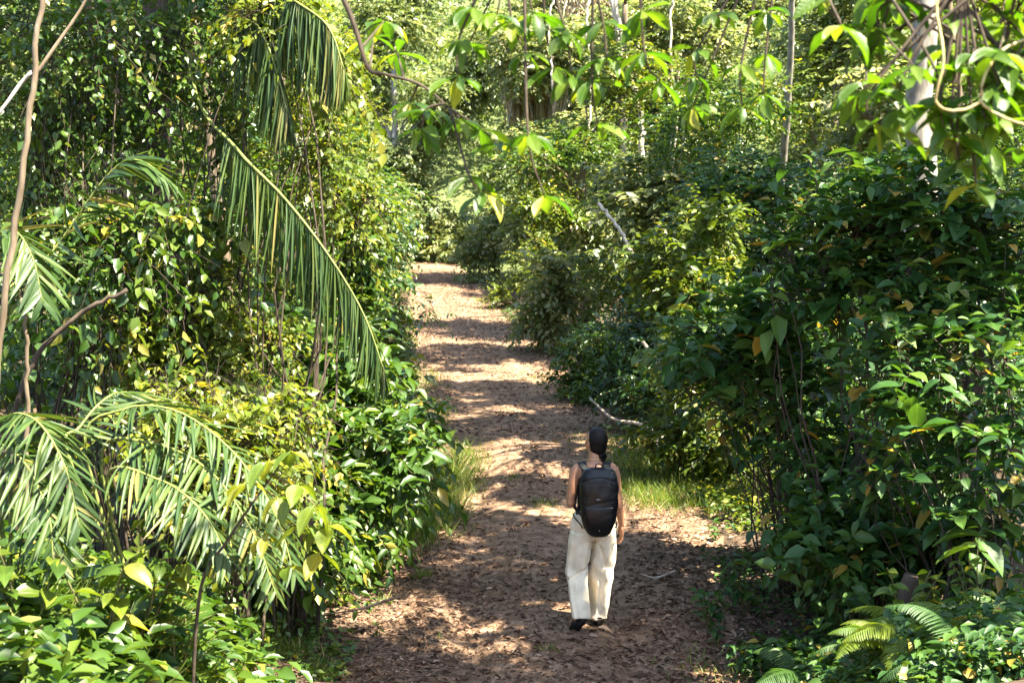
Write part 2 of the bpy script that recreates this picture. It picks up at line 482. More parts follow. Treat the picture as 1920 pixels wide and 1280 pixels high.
def build_person():
    P = []
    tors = [(.80, .150, .105, 0), (.88, .168, .118, 0), (.96, .160, .112, 0), (1.05, .128, .092, 0), (1.14, .128, .092, 0), (1.23, .142, .100, 0),
            (1.31, .152, .100, -.005), (1.365, .142, .085, -.012), (1.40, .095, .065, -.012), (1.43, .058, .055, -.005), (1.47, .050, .052, .005), (1.53, .048, .052, .02)]
    P.append(loft([((.012, y, z), (rx, 0, 0), (0, ry, 0)) for z, rx, ry, y in tors], 26))
    # shoulders and arms
    P.append(limb(catm([(.10, -.005, 1.385), (.172, -.01, 1.355), (.196, -.02, 1.23), (.212, -.03, 1.085), (.232, .0, .985), (.246, .035, .88)], 16),
                  np.interp(np.linspace(0, 1, 16), [0, .15, .3, .5, .58, .68, 1], [.045, .052, .045, .037, .037, .038, .025])))
    P.append(limb(catm([(-.07, -.005, 1.385), (-.142, -.01, 1.352), (-.172, -.03, 1.22), (-.190, -.045, 1.085)], 12),
                  np.interp(np.linspace(0, 1, 12), [0, .3, .6, 1], [.042, .049, .042, .035])))
    P.append(limb(catm([(-.190, -.045, 1.085), (-.185, .05, 1.12), (-.15, .155, 1.20)], 10), np.interp(np.linspace(0, 1, 10), [0, .3, 1], [.037, .039, .026])))
    # right hand hanging, palm towards the thigh
    wr = np.array((.247, .040, .868)); dn = nrm(np.array((.02, .10, -1.0))); fw = nrm(np.array((-.25, 1, .08))); sd = np.cross(fw, dn)
    P.append(loft([(wr + dn * s, fw * a, sd * b) for s, a, b in ((-.02, .020, .018), (0, .024, .018), (.03, .036, .017), (.065, .041, .016), (.09, .038, .013), (.098, .025, .008))], 16))
    for k, (o, L) in enumerate(((.028, .070), (.010, .080), (-.010, .074), (-.028, .058))):
        b = wr + dn * .086 + fw * o
        d1 = nrm(dn + fw * (o * 2.0) + sd * .10); d2 = nrm(dn + sd * .50 + fw * .05); d3 = nrm(dn * .75 + sd * .85)
        p1 = b + d1 * L * .48; p2 = p1 + d2 * L * .32; p3 = p2 + d3 * L * .26
        P.append(limb([b - d1 * .015, b, p1, p2, p3], [.0085, .0088, .0084, .0078, .0068], 10))
    b = wr + dn * .022 + fw * .024
    P.append(limb([b, b + nrm(dn + fw * .9 + sd * .25) * .034, b + nrm(dn + fw * .9 + sd * .25) * .034 + nrm(dn + fw * .35 + sd * .35) * .052], [.0125, .0105, .008], 10))
    # left hand closed on the shoulder strap
    hc = np.array((-.138, .185, 1.225)); up = nrm(np.array((.25, .45, .8))); ac = nrm(np.array((.9, .1, -.25))); nn = np.cross(up, ac)
    P.append(loft([(hc + up * s, ac * a, nn * b) for s, a, b in ((-.03, .024, .018), (0, .034, .018), (.04, .040, .016), (.062, .032, .011))], 16))
    for k in range(4):
        b = hc + up * .052 + ac * (.028 - .019 * k)
        p1 = b + nrm(up + nn * -.5) * .036; p2 = p1 + nrm(-nn - up * .35) * .026; p3 = p2 + nrm(-up + nn * .1) * .022
        P.append(limb([b, p1, p2, p3], [.009, .0086, .0078, .0068], 10))
    b = hc + ac * .026
    P.append(limb([b, b + nrm(up + ac * .7 - nn * .5) * .036, b + nrm(up + ac * .5 - nn * .9) * .064], [.0125, .0105, .008], 10))
    # head, turned left and slightly up
    yaw, pit = math.radians(36), math.radians(14)
    f = np.array((-math.sin(yaw) * math.cos(pit), math.cos(yaw) * math.cos(pit), math.sin(pit)))
    r = nrm(np.cross(f, (0, 0, 1.0))); u = np.cross(r, f)
    hc = np.array((.022, .040, 1.590))
    P.append(ball(hc + u * .018, [r * .074, f * .092, u * .092]))
    P.append(ball(hc + f * .030 - u * .045, [r * .058, f * .058, u * .070]))      # face and jaw
    P.append(ball(hc + f * .072 - u * .098, [r * .024, f * .018, u * .016]))      # chin
    P.append(limb([hc + f * .086 + u * .010, hc + f * .104 - u * .028, hc + f * .100 - u * .034], [.008, .0125, .010], 10))   # nose
    P.append(ball(hc + f * .084 - u * .064, [r * .023, f * .010, u * .006])); P.append(ball(hc + f * .082 - u * .075, [r * .020, f * .010, u * .007]))   # lips
    P.append(ball(hc + f * .078 + u * .022, [r * .052, f * .014, u * .010]))      # brow
    for s in (-1, 1):
        P.append(ball(hc + r * s * .074 - f * .006 - u * .012, [r * .010, f * .018, u * .031]))                            # ears
        P.append(ball(hc + r * s * .038 + f * .060 - u * .030, [r * .022, f * .018, u * .020]))                            # cheeks
    P.append(limb([(.012, .0, 1.45), (.016, .018, 1.53), hc - u * .03], [.052, .050, .052]))
    # legs under the trousers, feet in the sandals
    P.append(limb(catm([(.085, 0, .86), (.078, .055, .48), (.060, .125, .11)], 10), np.interp(np.linspace(0, 1, 10), [0, .5, .7, 1], [.082, .055, .052, .036])))
    P.append(limb(catm([(-.085, 0, .86), (-.125, .045, .48), (-.112, -.150, .175)], 10), np.interp(np.linspace(0, 1, 10), [0, .5, .7, 1], [.082, .055, .052, .036])))
    P.append(limb([(.058, .055, .052), (.062, .13, .055), (.068, .21, .040), (.072, .262, .034)], [.032, .036, .034, .018], flat=1.1, ref=(0, 0, 1)))
    # trailing left foot: heel up, toes down, seen from the sole
    hl, toe = np.array((-.078, -.205, .150)), np.array((-.172, -.100, .020))
    P.append(limb([hl + (0, .03, .03), hl * .55 + toe * .45 + (0, .03, .03), toe + (0, .028, .022)], [.034, .037, .028]))
    me = fuse('person', P, .0048, 4, M['skin'])
    o = link('person', me, M['skin'], loc=PB)
    tag(o, 'person walking away up the path in cream wide trousers, dark hair tied low', 'person')
    FR = (f, r, u, hc)
    for s in (-1, 1):
        v, t, q_ = ball(hc + r * s * .031 + f * .079 + u * .004, [r * .0135, f * .010, u * .0085])
        link('eye', Acc().add(v, t, q_).mesh('eye'), M['eyewhite'], o)
    # hair: pulled back over the skull to a low knot
    H = [ball(hc + u * .024 - f * .012, [r * .090, f * .102, u * .104], 28, 20), ball(hc - f * .042 - u * .024, [r * .078, f * .072, u * .088]),
         ball(hc - f * .066 - u * .085 + r * .006, [r * .044, f * .038, u * .042])]
    H.append(ball(hc - f * .046 - u * .075, [r * .060, f * .050, u * .056]))
    kn = hc - f * .088 - u * .104 + r * .020
    for k in range(7):
        a = k / 7 * 6.28
        H.append(ball(kn + r * math.cos(a) * .026 + u * math.sin(a) * .026, [r * .023, f * .026, u * .023]))
    H.append(limb([kn, kn + r * .016 - u * .016, kn + r * .026 - u * .030 - f * .004], [.018, .014, .006]))
    H.append(limb([kn + r * .01, kn + r * .05 + u * .004, kn + r * .075 - u * .002], [.010, .005, .0025], 8))
    # drop the hairline so that the face stays bare
    hm = fuse('hair', H, .0045, 3, M['hair'])
    co = np.empty(len(hm.vertices) * 3); hm.vertices.foreach_get('co', co); co = co.reshape(-1, 3)
    rel = co - hc; ff = rel @ f; uu = rel @ u; rr = rel @ r
    line = -.026 + 1.05 * np.clip(uu - .035, -.2, .2)           # hairline: how far forward the hair reaches at each height
    over = np.clip(ff - np.maximum(line, np.where(uu > .02, -.012, -.030)), 0, 1)
    co = np.where((over > 0)[:, None], hc + rel * (1 - np.clip(over * 9, 0, .42))[:, None], co)
    hm.vertices.foreach_set('co', co.ravel()); hm.update()
    hair = link('hair', hm, M['hair'], o)
    a = Acc(); tube(a, [kn + r * .022 * math.cos(t) + u * .022 * math.sin(t) + f * .018 for t in np.linspace(0, 6.28, 18)], .0045, 6)
    link('hair_tie', a.mesh('hair_tie'), M['webbing'], hair)
    a = Acc(); tube(a, [(.013 + .062 * math.cos(t), .002 + .060 * math.sin(t), 1.442 - .02 * math.sin(t)) for t in np.linspace(0, 6.28, 30)], .0018, 6)
    link('necklace', a.mesh('necklace'), M['chain'], o)
    # sleeveless top
    T = [loft([((.012, y - .002, z), (rx, 0, 0), (0, ry, 0)) for z, rx, ry, y in
               [(.98, .165, .120, 0), (1.05, .140, .104, 0), (1.14, .138, .102, 0), (1.23, .150, .110, 0), (1.30, .150, .110, 0), (1.345, .128, .098, -.008), (1.37, .105, .088, -.008)]], 30)]
    for s in (-1, 1):
        T.append(limb(catm([(.012 + s * .085, -.095, 1.33), (.012 + s * .088, -.05, 1.408), (.012 + s * .086, .045, 1.405), (.012 + s * .080, .092, 1.31)], 12), np.full(12, .016), flat=1.6))
    link('sleeveless_top', fuse('sleeveless_top', T, .006, 2, M['blackcloth']), M['blackcloth'], o)
    # trousers
    rng = np.random.default_rng(3)
    def fold(A, k, ph, ph2):
        return lambda a: 1 + A * np.cos(k * a + ph) + A * .6 * np.cos((k + 2) * a + ph2) + A * .45 * np.cos((2 * k + 1) * a - ph)
    T = [loft([((.012, 0, z), (rx, 0, 0), (0, ry, 0), fold(A, 9, z * 3, z * 2)) for z, rx, ry, A in
               [(1.07, .134, .098, .01), (1.035, .146, .108, .012), (.99, .168, .122, .02), (.93, .190, .134, .022), (.87, .200, .138, .02), (.81, .196, .134, .018), (.775, .178, .118, .01)]], 64)]
    def leg(ctrl, rx, ry, zs, phase, tilt=0.0):
        c = catm(ctrl, 44); rings = []
        for i_, p in enumerate(c):
            s = i_ / 43
            x = np.interp(s, zs, rx); y = np.interp(s, zs, ry)
            A = .012 + .05 * s
            yy_ = np.array((0, y, tilt * s * y))
            rings.append((p, (x, 0, 0), yy_, fold(A, 4, phase + s * 1.1, phase * 2 - s * 1.7)))
        return loft(rings, 64)
    T.append(leg([(.102, 0, .83), (.104, .02, .66), (.086, .055, .46), (.072, .095, .25), (.062, .122, .050)],
                 [.098, .099, .095, .088, .074], [.132, .128, .112, .106, .112], [0, .2, .5, .75, 1], .6))
    # left leg: the thigh cloth breaks over the calf at the bent knee
    T.append(leg([(-.090, 0, .83), (-.108, .01, .66), (-.130, .022, .50), (-.130, -.030, .40), (-.116, -.10, .25), (-.104, -.150, .115)],
                 [.104, .100, .092, .092, .090, .086, .080], [.130, .122, .108, .108, .104, .098, .098], [0, .25, .455, .50, .58, .75, 1], 2.2, -.35))
    tm = fuse('trousers', T, .0050, 1, M['linen'])
    co = np.empty(len(tm.vertices) * 3); tm.vertices.foreach_get('co', co); co = co.reshape(-1, 3)
    no = np.empty(len(tm.vertices) * 3); tm.vertices.foreach_get('normal', no); no = no.reshape(-1, 3)
    x_, y_, z_ = co.T
    d = .0065 * np.sin(26 * x_ + 9 * z_ + 2.5 * np.sin(8 * z_)) * sstep(.95, .5, z_) + .005 * np.sin(34 * z_ + 22 * x_ + 3 * np.sin(9 * x_)) * np.exp(-((z_ - .47) / .14) ** 2) \
        - .020 * np.exp(-((z_ - (.475 + .55 * (x_ + .14))) / .014) ** 2) * (x_ < -.03) * (y_ < .05) \
        - .012 * np.exp(-((x_ - .02) / .014) ** 2) * (z_ > .74) * (z_ < 1.0) * (y_ < 0) \
        - .016 * np.exp(-((np.abs(x_ - .115) - (z_ - .52) * .32) / .016) ** 2) * (z_ > .52) * (z_ < .74) * (y_ < .05) * (x_ > 0) \
        + .010 * np.exp(-((x_ - .10 - (z_ - .3) * .12) / .02) ** 2) * (z_ > .06) * (z_ < .52) * (x_ > 0) \
        + .006 * np.sin(30 * (x_ - z_ * .5)) * np.exp(-((z_ - .70) / .10) ** 2)
    def ridge(t): return np.maximum(0, 1 - np.abs(((t) % 1.0) - .5) * 3.2) ** 1.5
    side_ = np.where(x_ > -.02, 1.0, -1.0)
    d = d + .015 * ridge(7.5 * x_ + .55 * np.sin(4.2 * z_ + side_) + .9 * z_ * side_) * sstep(.92, .55, z_) - .004
    d = d + .011 * ridge(5.0 * x_ - 3.1 * z_ + .3 * np.sin(9 * z_)) * np.exp(-((z_ - .80) / .10) ** 2)
    d = d + .010 * ridge(7 * z_ + 2.4 * x_ * side_) * sstep(.22, .06, z_)
    co = co + no * d[:, None]
    tm.vertices.foreach_set('co', co.ravel()); tm.update()
    link('trousers', tm, M['linen'], o)
    # sandals
    def sandal(heel, toe_, upv):
        fwd = nrm(toe_ - heel); L = np.linalg.norm(toe_ - heel); upv = nrm(upv - fwd * (upv @ fwd)); sd_ = np.cross(fwd, upv)
        def outline(h):
            a_ = np.linspace(0, 2 * math.pi, 28, endpoint=False)
            s_ = .5 - .5 * np.cos(a_)
            w = (.032 + .014 * sstep(.35, .8, s_)) * np.abs(np.sin(a_)) ** .62 * np.sign(np.sin(a_))
            return heel + fwd * L * s_[:, None] + sd_ * w[:, None] + upv * h
        a_ = Acc(); r0, r1, r2 = outline(-.013), outline(.0), outline(.011)
        n_ = 28; vv = np.vstack([r0, r1, r2, r0.mean(0)[None], r2.mean(0)[None]])
        qq = [(b_ * n_ + j_, b_ * n_ + (j_ + 1) % n_, (b_ + 1) * n_ + (j_ + 1) % n_, (b_ + 1) * n_ + j_) for b_ in range(2) for j_ in range(n_)]
        tt_ = [(3 * n_, (j_ + 1) % n_, j_) for j_ in range(n_)] + [(3 * n_ + 1, 2 * n_ + j_, 2 * n_ + (j_ + 1) % n_) for j_ in range(n_)]
        s_o = link('sandal', a_.add(vv, tt_, qq).mesh('sandal'), M['sole'], o)
        for s0, hh, ww in ((.72, .050, .046), (.38, .066, .040)):
            a_ = Acc()
            pts = [heel + fwd * L * (s0 - .12 * math.sin(t)) + sd_ * ww * math.cos(t) + upv * (hh * math.sin(t) + .004) for t in np.linspace(0, math.pi, 14)]
            tube(a_, pts, .0075, 6); link('strap', a_.mesh('strap'), M['leather'], s_o)
        a_ = Acc()
        pts = [heel + fwd * (.055 - .072 * math.sin(t)) + sd_ * .038 * math.cos(t) + upv * (.030 + .028 * math.sin(t)) for t in np.linspace(0, math.pi, 14)]
        tube(a_, pts, .0065, 6); link('heel_strap', a_.mesh('heel_strap'), M['leather'], s_o)
    sandal(np.array((.056, .020, .014)), np.array((.074, .285, .014)), np.array((0, 0, 1.0)))
    sandal(np.array((-.070, -.232, .140)), np.array((-.178, -.112, .002)), np.array((.25, .75, .6)))
    return o

def build_backpack():
    b = thing('backpack', 'slim glossy black backpack worn on the back of the walking person', 'backpack', PB)
    def sup(e=3.2):
        return lambda a: 1 / (np.abs(np.cos(a)) ** e + np.abs(np.sin(a)) ** e) ** (1 / e)
    cx = .040
    prof = [(.835, .045, .028, -.190), (.842, .068, .044, -.190), (.865, .094, .060, -.188), (.92, .126, .075, -.190), (1.00, .146, .083, -.195), (1.10, .155, .088, -.200),
            (1.20, .158, .088, -.200), (1.28, .158, .084, -.198), (1.345, .150, .078, -.194), (1.385, .132, .068, -.188), (1.408, .105, .052, -.182), (1.414, .06, .03, -.178)]
    zz = np.concatenate([np.linspace(.835, .875, 8), np.linspace(.885, 1.37, 46), np.linspace(1.376, 1.414, 9)])
    pz = [p[0] for p in prof]
    rings = []
    for z in zz:
        rx, ry, y = (np.interp(z, pz, [p[k] for p in prof]) for k in (1, 2, 3))
        def mod(a, z=z):
            w = .016 * np.sin(5 * a + 13 * z) + .012 * np.sin(9 * a - 31 * z) + .010 * np.sin(3 * a + 47 * z)
            back = np.clip(-np.sin(a), 0, 1)
            w = w - .055 * np.exp(-((z - 1.135 - .03 * np.cos(a)) / .010) ** 2) * back      # seam across the front panel
            w = w - .045 * np.exp(-((z - 1.345 + .05 * np.cos(a) ** 2) / .008) ** 2) * back  # lid seam
            return sup()(a) * (1 + w)
        rings.append(((cx, y, z), (rx, 0, 0), (0, ry, 0), mod))
    v, t, q = loft(rings, 72)
    link('pack_body', Acc().add(v, t, q).mesh('pack_body'), M['pack'], b)
    def yb(x, z):   # y of the pack's back surface
        rx, ry, y = (np.interp(z, pz, [p[k] for p in prof]) for k in (1, 2, 3))
        s = min(abs((x - cx) / rx), .98)
        return y - ry * (1 - s ** 3.2) ** (1 / 3.2)
    a = Acc()   # stretch pocket on the lower front
    rings = []
    for z in np.linspace(.875, 1.105, 16):
        w = (.096 + .024 * sstep(.88, 1.0, z)) * (1 - .9 * max(0, (.91 - z) / .05) ** 2)
        rings.append(((cx, yb(cx, z) + .012, z), (w, 0, 0), (0, .022 * math.sin(math.pi * np.clip((z - .865) / .27, .02, 1)) + .008, 0), lambda a_, z=z: sup(2.6)(a_) * (1 + .03 * np.sin(6 * a_ + 40 * z))))
    v, t, q = loft(rings, 40); a.add(v, t, q)
    link('front_pocket', a.mesh('front_pocket'), M['pack'], b)
    a = Acc(); tube(a, [(x, yb(x, 1.352 - .9 * (x - cx) ** 2) - .003, 1.352 - 2.2 * (x - cx) ** 2) for x in np.linspace(cx - .135, cx + .135, 26)], .0035, 6)
    zp = link('zipper', a.mesh('zipper'), M['webbing'], b)
    a = Acc(); tube(a, [(cx + .10, yb(cx + .10, 1.325) - .006, 1.325), (cx + .102, yb(cx + .10, 1.29) - .006, 1.285)], .0035, 6)
    link('zip_pull', a.mesh('zip_pull'), M['webbing'], zp)
    a = Acc(); tube(a, [(cx - .028, -.150, 1.40), (cx - .024, -.150, 1.432), (cx, -.150, 1.440), (cx + .024, -.150, 1.432), (cx + .028, -.150, 1.40)], .006, 6)
    link('haul_loop', a.mesh('haul_loop'), M['webbing'], b)
    for s in (-1, 1):
        pts = catm([(cx + s * .062, -.125, 1.360), (.012 + s * .098, -.075, 1.405), (.012 + s * .112, .0, 1.420), (.012 + s * .118, .085, 1.375), (.012 + s * .125, .128, 1.28), (.012 + s * .140, .110, 1.15), (.012 + s * .165, .0, 1.045), (cx + s * .140, -.135, 1.00)], 40)
        rings = []
        tg = nrm(np.gradient(pts, axis=0))
        for i_, p in enumerate(pts):
            w = np.interp(i_ / 39, [0, .1, .55, .62, 1], [.024, .030, .030, .012, .012])
            x = nrm(np.cross(tg[i_], (s * 1.0 if False else 1.0, 0, 0))); sdv = np.cross(x, tg[i_])
            rings.append((p, sdv * w, x * .0075, sup(2.8)))
        v, t, q = loft(rings, 16)
        link('shoulder_strap', Acc().add(v, t, q).mesh('shoulder_strap'), M['webbing'], b)
        a = Acc()
        tube(a, catm([(cx + s * .132, -.195, .905), (cx + s * .155, -.155, .935), (.012 + s * .165, -.09, .965), (.012 + s * .178, .0, .975)], 14), .006, 6)
        link('hip_belt', a.mesh('hip_belt'), M['webbing'], b)
        if s > 0:
            a = Acc()
            tube(a, catm([(cx + s * .138, -.190, .955), (cx + s * .152, -.175, .90), (cx + s * .150, -.180, .86), (cx + s * .158, -.178, .835)], 12), .0045, 5)
            link('strap_tail', a.mesh('strap_tail'), M['webbing'], b)
    for z0, w, h, x0 in ((1.172, .016, .004, cx - .01), (.905, .004, .004, cx)):
        y0 = yb(x0, z0) - (.016 if z0 < 1.1 else .004)
        a = Acc(); a.add([(x0 - w, y0, z0 - h / 2), (x0 + w, y0, z0 - h / 2), (x0 + w, y0, z0 + h / 2), (x0 - w, y0, z0 + h / 2),
               (x0 - w, y0 + .012, z0 - h / 2), (x0 + w, y0 + .012, z0 - h / 2), (x0 + w, y0 + .012, z0 + h / 2), (x0 - w, y0 + .012, z0 + h / 2)],
              None, [(0, 1, 2, 3), (4, 7, 6, 5), (0, 4, 5, 1), (1, 5, 6, 2), (2, 6, 7, 3), (3, 7, 4, 0)])
        link('printed_mark', a.mesh('printed_mark', False), M['greytag'], b)
    return b
build_person()
build_backpack()

# ------------------------------------------------------------------ leaves and plants: builders
def _tmpl(rows, cols=(-1, 0, 1), fold=.10, bend=-.14, shape=None, wob=0.0):
    """leaf blade, unit length along +y, unit width along x; rows of (y, halfwidth)"""
    V, U = [], []
    for r, (y, w) in enumerate(rows):
        for c in cols:
            V.append((c * w * .5, y, abs(c) * w * fold + bend * y * y + wob * math.sin(7 * y + 2 * c) * abs(c)))
            U.append((c * min(1, w * 1.1), y, 0))
    n = len(cols)
    Q = [(r * n + c, r * n + c + 1, (r + 1) * n + c + 1, (r + 1) * n + c) for r in range(len(rows) - 1) for c in range(n - 1)]
    return np.array(V), np.zeros((0, 3), int), np.array(Q), np.array(U)
L2 = (np.array([(0, 0, 0), (.5, .42, .09), (0, 1, -.12), (-.5, .42, .09)], float), np.array([(0, 1, 2), (0, 2, 3)]), np.zeros((0, 4), int), np.zeros((4, 3)))
L8 = _tmpl([(0, .06), (.32, .95), (.68, .72), (1, .03)], fold=.16)
LNEAR = [_tmpl([(-.10, .03), (0, .07), (.12, .55), (.30, .96), (.50, 1.0), (.70, .74), (.88, .34), (1, .02)], fold=.13, bend=b, wob=w) for b, w in ((-.10, .02), (-.22, .03), (-.34, .02), (-.05, .035))]
LLONG = [_tmpl([(-.05, .05), (0, .08), (.15, .40), (.38, .80), (.60, 1.0), (.80, .74), (.93, .32), (1, .02)], fold=.11, bend=b, wob=w) for b, w in ((-.12, .02), (-.25, .03), (-.40, .02))]
LEAFLET = [_tmpl([(0, .35), (.12, .8), (.35, 1), (.6, .92), (.82, .55), (1, .04)], fold=.022, bend=b) for b in (-.05, -.14, -.26)]
BLADE = _tmpl([(0, .8), (.3, 1), (.65, .7), (1, .03)], cols=(-1, 1), fold=0, bend=-.35)
def frame(D, N):
    D = nrm(D); X = nrm(np.cross(D, N)); N = np.cross(X, D)
    return X, D, N

def scatter(acc, tm, P, D, N, L, Wd, rnd):
    V, T, Q, U = tm
    X, D, N = frame(D, N)
    n, k = len(P), len(V)
    L = np.broadcast_to(L, (n,)); Wd = np.broadcast_to(Wd, (n,))
    v = P[:, None] + V[None, :, 0, None] * (X * Wd[:, None])[:, None] + V[None, :, 1, None] * (D * L[:, None])[:, None] + V[None, :, 2, None] * (N * L[:, None])[:, None]
    off = (np.arange(n) * k)[:, None, None]
    acc.add(v.reshape(-1, 3), (T[None] + off).reshape(-1, 3) if len(T) else None, (Q[None] + off).reshape(-1, 4) if len(Q) else None,
            np.repeat(np.broadcast_to(rnd, (n,)), k), np.tile(U, (n, 1)))

def scatter_twigs(acc, P, D, L, w):
    """thin three-sided twigs that sag along their length"""
    n = len(P); D = nrm(D); X = nrm(np.cross(D, np.array((0, 0, 1.0))) + 1e-6); N = np.cross(X, D)
    vs_ = []
    for y, k in ((0, 1), (.5, .75), (1, .35)):
        c = P + D * (L * y)[:, None]; c = c - np.array((0, 0, 1.0)) * (L * .25 * y * y)[:, None]
        for a_ in (.5, 2.6, 4.7): vs_.append(c + (X * math.cos(a_) + N * math.sin(a_)) * w * .5 * k)
    v = np.stack(vs_, 1)
    Q = np.array([(r * 3 + c, r * 3 + (c + 1) % 3, r * 3 + 3 + (c + 1) % 3, r * 3 + 3 + c) for r in range(2) for c in range(3)])
    acc.add(v.reshape(-1, 3), None, (Q[None] + (np.arange(n) * 9)[:, None, None]).reshape(-1, 4), .5)

def twig_leaves(rng, blobs, ntw, nl, L, wr, tw, droop=.25, flat=.7, ldroop=.25, shell=2.6, updir=.2):
    """leaves set alternately on twigs that leave a set of ellipsoid blobs (cx,cy,cz,rx,ry,rz)"""
    B = np.asarray(blobs, float)
    w = (B[:, 3] * B[:, 4] + B[:, 4] * B[:, 5] + B[:, 3] * B[:, 5]); w = w / w.sum()
    bi = rng.choice(len(B), ntw, p=w)
    u = nrm(rng.normal(size=(ntw, 3)))
    rad = rng.random(ntw) ** (1 / shell)
    p0 = B[bi, :3] + u * B[bi, 3:] * rad[:, None] * .86
    d = nrm(u * .8 + rng.normal(size=(ntw, 3)) * .45 + np.array((0, 0, updir)))
    tl = tw * rng.uniform(.6, 1.25, ntw)
    t = (np.arange(nl) + .55) / nl
    P = p0[:, None] + d[:, None] * (tl[:, None] * t)[..., None]
    P[..., 2] -= droop * tl[:, None] * t ** 2
    tg = np.repeat(d[:, None], nl, 1).copy(); tg[..., 2] -= 2 * droop * t
    side = nrm(np.cross(d, np.array((0, 0, 1.0))) + 1e-6)
    sg = np.where(np.arange(nl) % 2 == 0, 1.0, -1.0)
    D = tg * .55 + side[:, None] * sg[None, :, None] * .85 + rng.normal(size=(ntw, nl, 3)) * .30
    D[..., 2] -= ldroop
    N = np.array((0, 0, 1.0)) * flat + rng.normal(size=(ntw, nl, 3)) * .42 + SUN_DIR * .15
    LL = L * rng.uniform(.55, 1.2, (ntw, nl)) * np.exp(rng.normal(size=(ntw, 1)) * .22) * np.where(t > .9, .85, 1.0)
    tone = np.repeat(rng.random(ntw)[:, None], nl, 1) * .75 + rng.random((ntw, nl)) * .25
    f = lambda a: a.reshape(-1, *a.shape[2:])
    return dict(P=f(P), D=nrm(f(D)), N=nrm(f(N)), L=f(LL), W=f(LL) * wr * rng.uniform(.85, 1.15, ntw * nl), R=f(tone), tp=p0, td=d, tl=tl)

def random_blobs(rng, env, n, k=.42):
    """n blobs inside an ellipsoid envelope (cx,cy,cz,rx,ry,rz)"""
    c = np.array(env[:3]); r = np.array(env[3:])
    u = nrm(rng.normal(size=(n, 3))) * (rng.random((n, 1)) ** .45)
    s = rng.uniform(.7, 1.25, (n, 1)) * k
    return np.hstack([c + u * r * .78, r[None] * s])

# leaf size, width ratio, leaves per twig, twig length, twig droop, leaf droop, material
SPEC = {
    'dark':   (.105, .46, 9, .42, .35, .30, 'dark'),
    'mid':    (.115, .50, 9, .45, .30, .25, 'mid'),
    'yellow': (.110, .55, 9, .45, .30, .20, 'yellow'),
    'teal':   (.125, .55, 8, .45, .22, .15, 'teal'),
    'vine':   (.066, .66, 12, .55, .75, .45, 'mid'),
    'vineyellow': (.074, .62, 11, .55, .70, .40, 'yellow'),
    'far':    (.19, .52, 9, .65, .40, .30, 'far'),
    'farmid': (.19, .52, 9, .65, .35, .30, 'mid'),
    'canopy': (.17, .55, 9, .45, .35, .35, 'mid'),
}
def crown_arrays(rng, sp, blobs, nleaf, shell=2.6, lscale=1.0):
    L, wr, nl, tw, dr, ld, mt = SPEC[sp]
    return twig_leaves(rng, blobs, max(6, int(nleaf / nl)), nl, L * lscale, wr, tw * lscale, dr, .7, ld, shell)
def crown_mesh(name, rng, sp, blobs, nleaf, tm=None, shell=2.6, twigs=True, lscale=1.0):
    A = crown_arrays(rng, sp, blobs, nleaf, shell, lscale)
    acc = Acc()
    scatter(acc, tm or L2, A['P'], A['D'], A['N'], A['L'], A['W'], A['R'])
    me = acc.mesh(name)
    me.materials.append(M[SPEC[sp][6]])
    tme = None
    if twigs:
        a2 = Acc(); scatter_twigs(a2, A['tp'] - A['td'] * .1, A['td'], A['tl'] * 1.1, .012)
        tme = a2
    return me, tme

def wood(acc, rng, base, tips, r0, wig=.06, sides=6, n=9, rtip=.18):
    """stems from a base point to each tip, bowed, tapering"""
    base = np.asarray(base, float)
    for tip in tips:
        tip = np.asarray(tip, float)
        m = base * .45 + tip * .55; L = np.linalg.norm(tip - base)
        m = m + rng.normal(size=3) * wig * L * (1, 1, .3) + (0, 0, .06 * L)
        q1 = base * .8 + tip * .2 + (0, 0, .10 * L)
        p = smooth_path([base, q1, m, tip], n)
        p[1:-1] += rng.normal(size=(n - 2, 3)) * .008 * L
        tube(acc, p, np.linspace(r0, r0 * rtip, n), sides)

def tri_count(): return sum(len(m.polygons) for m in bpy.data.meshes)

# shared crown library: built once at true size, copied between plants
LIB = {}
def lib_crown(sp, size, var):
    key = (sp, size, var)
    if key not in LIB:
        rng = np.random.default_rng((sum(map(ord, sp)) * 7919 + int(size * 100) * 31 + var * 101))
        nb = {1.0: 9, 1.6: 14, 2.4: 18, 3.4: 22}[size]
        nl = {1.0: 2600, 1.6: 5200, 2.4: 8000, 3.4: 9000}[size] * (.8 if sp == 'canopy' else 1.7 if sp.startswith('far') else 1.15)
        bl = random_blobs(rng, (0, 0, 0, size, size, size * .82), nb + (4 if sp == 'canopy' else 0), .165 if sp == 'canopy' else .36)
        LIB[key] = crown_mesh('crown', rng, sp, bl, nl, L2, 1.6 if sp == 'canopy' else 2.6, twigs=False)[0], bl
    return LIB[key]

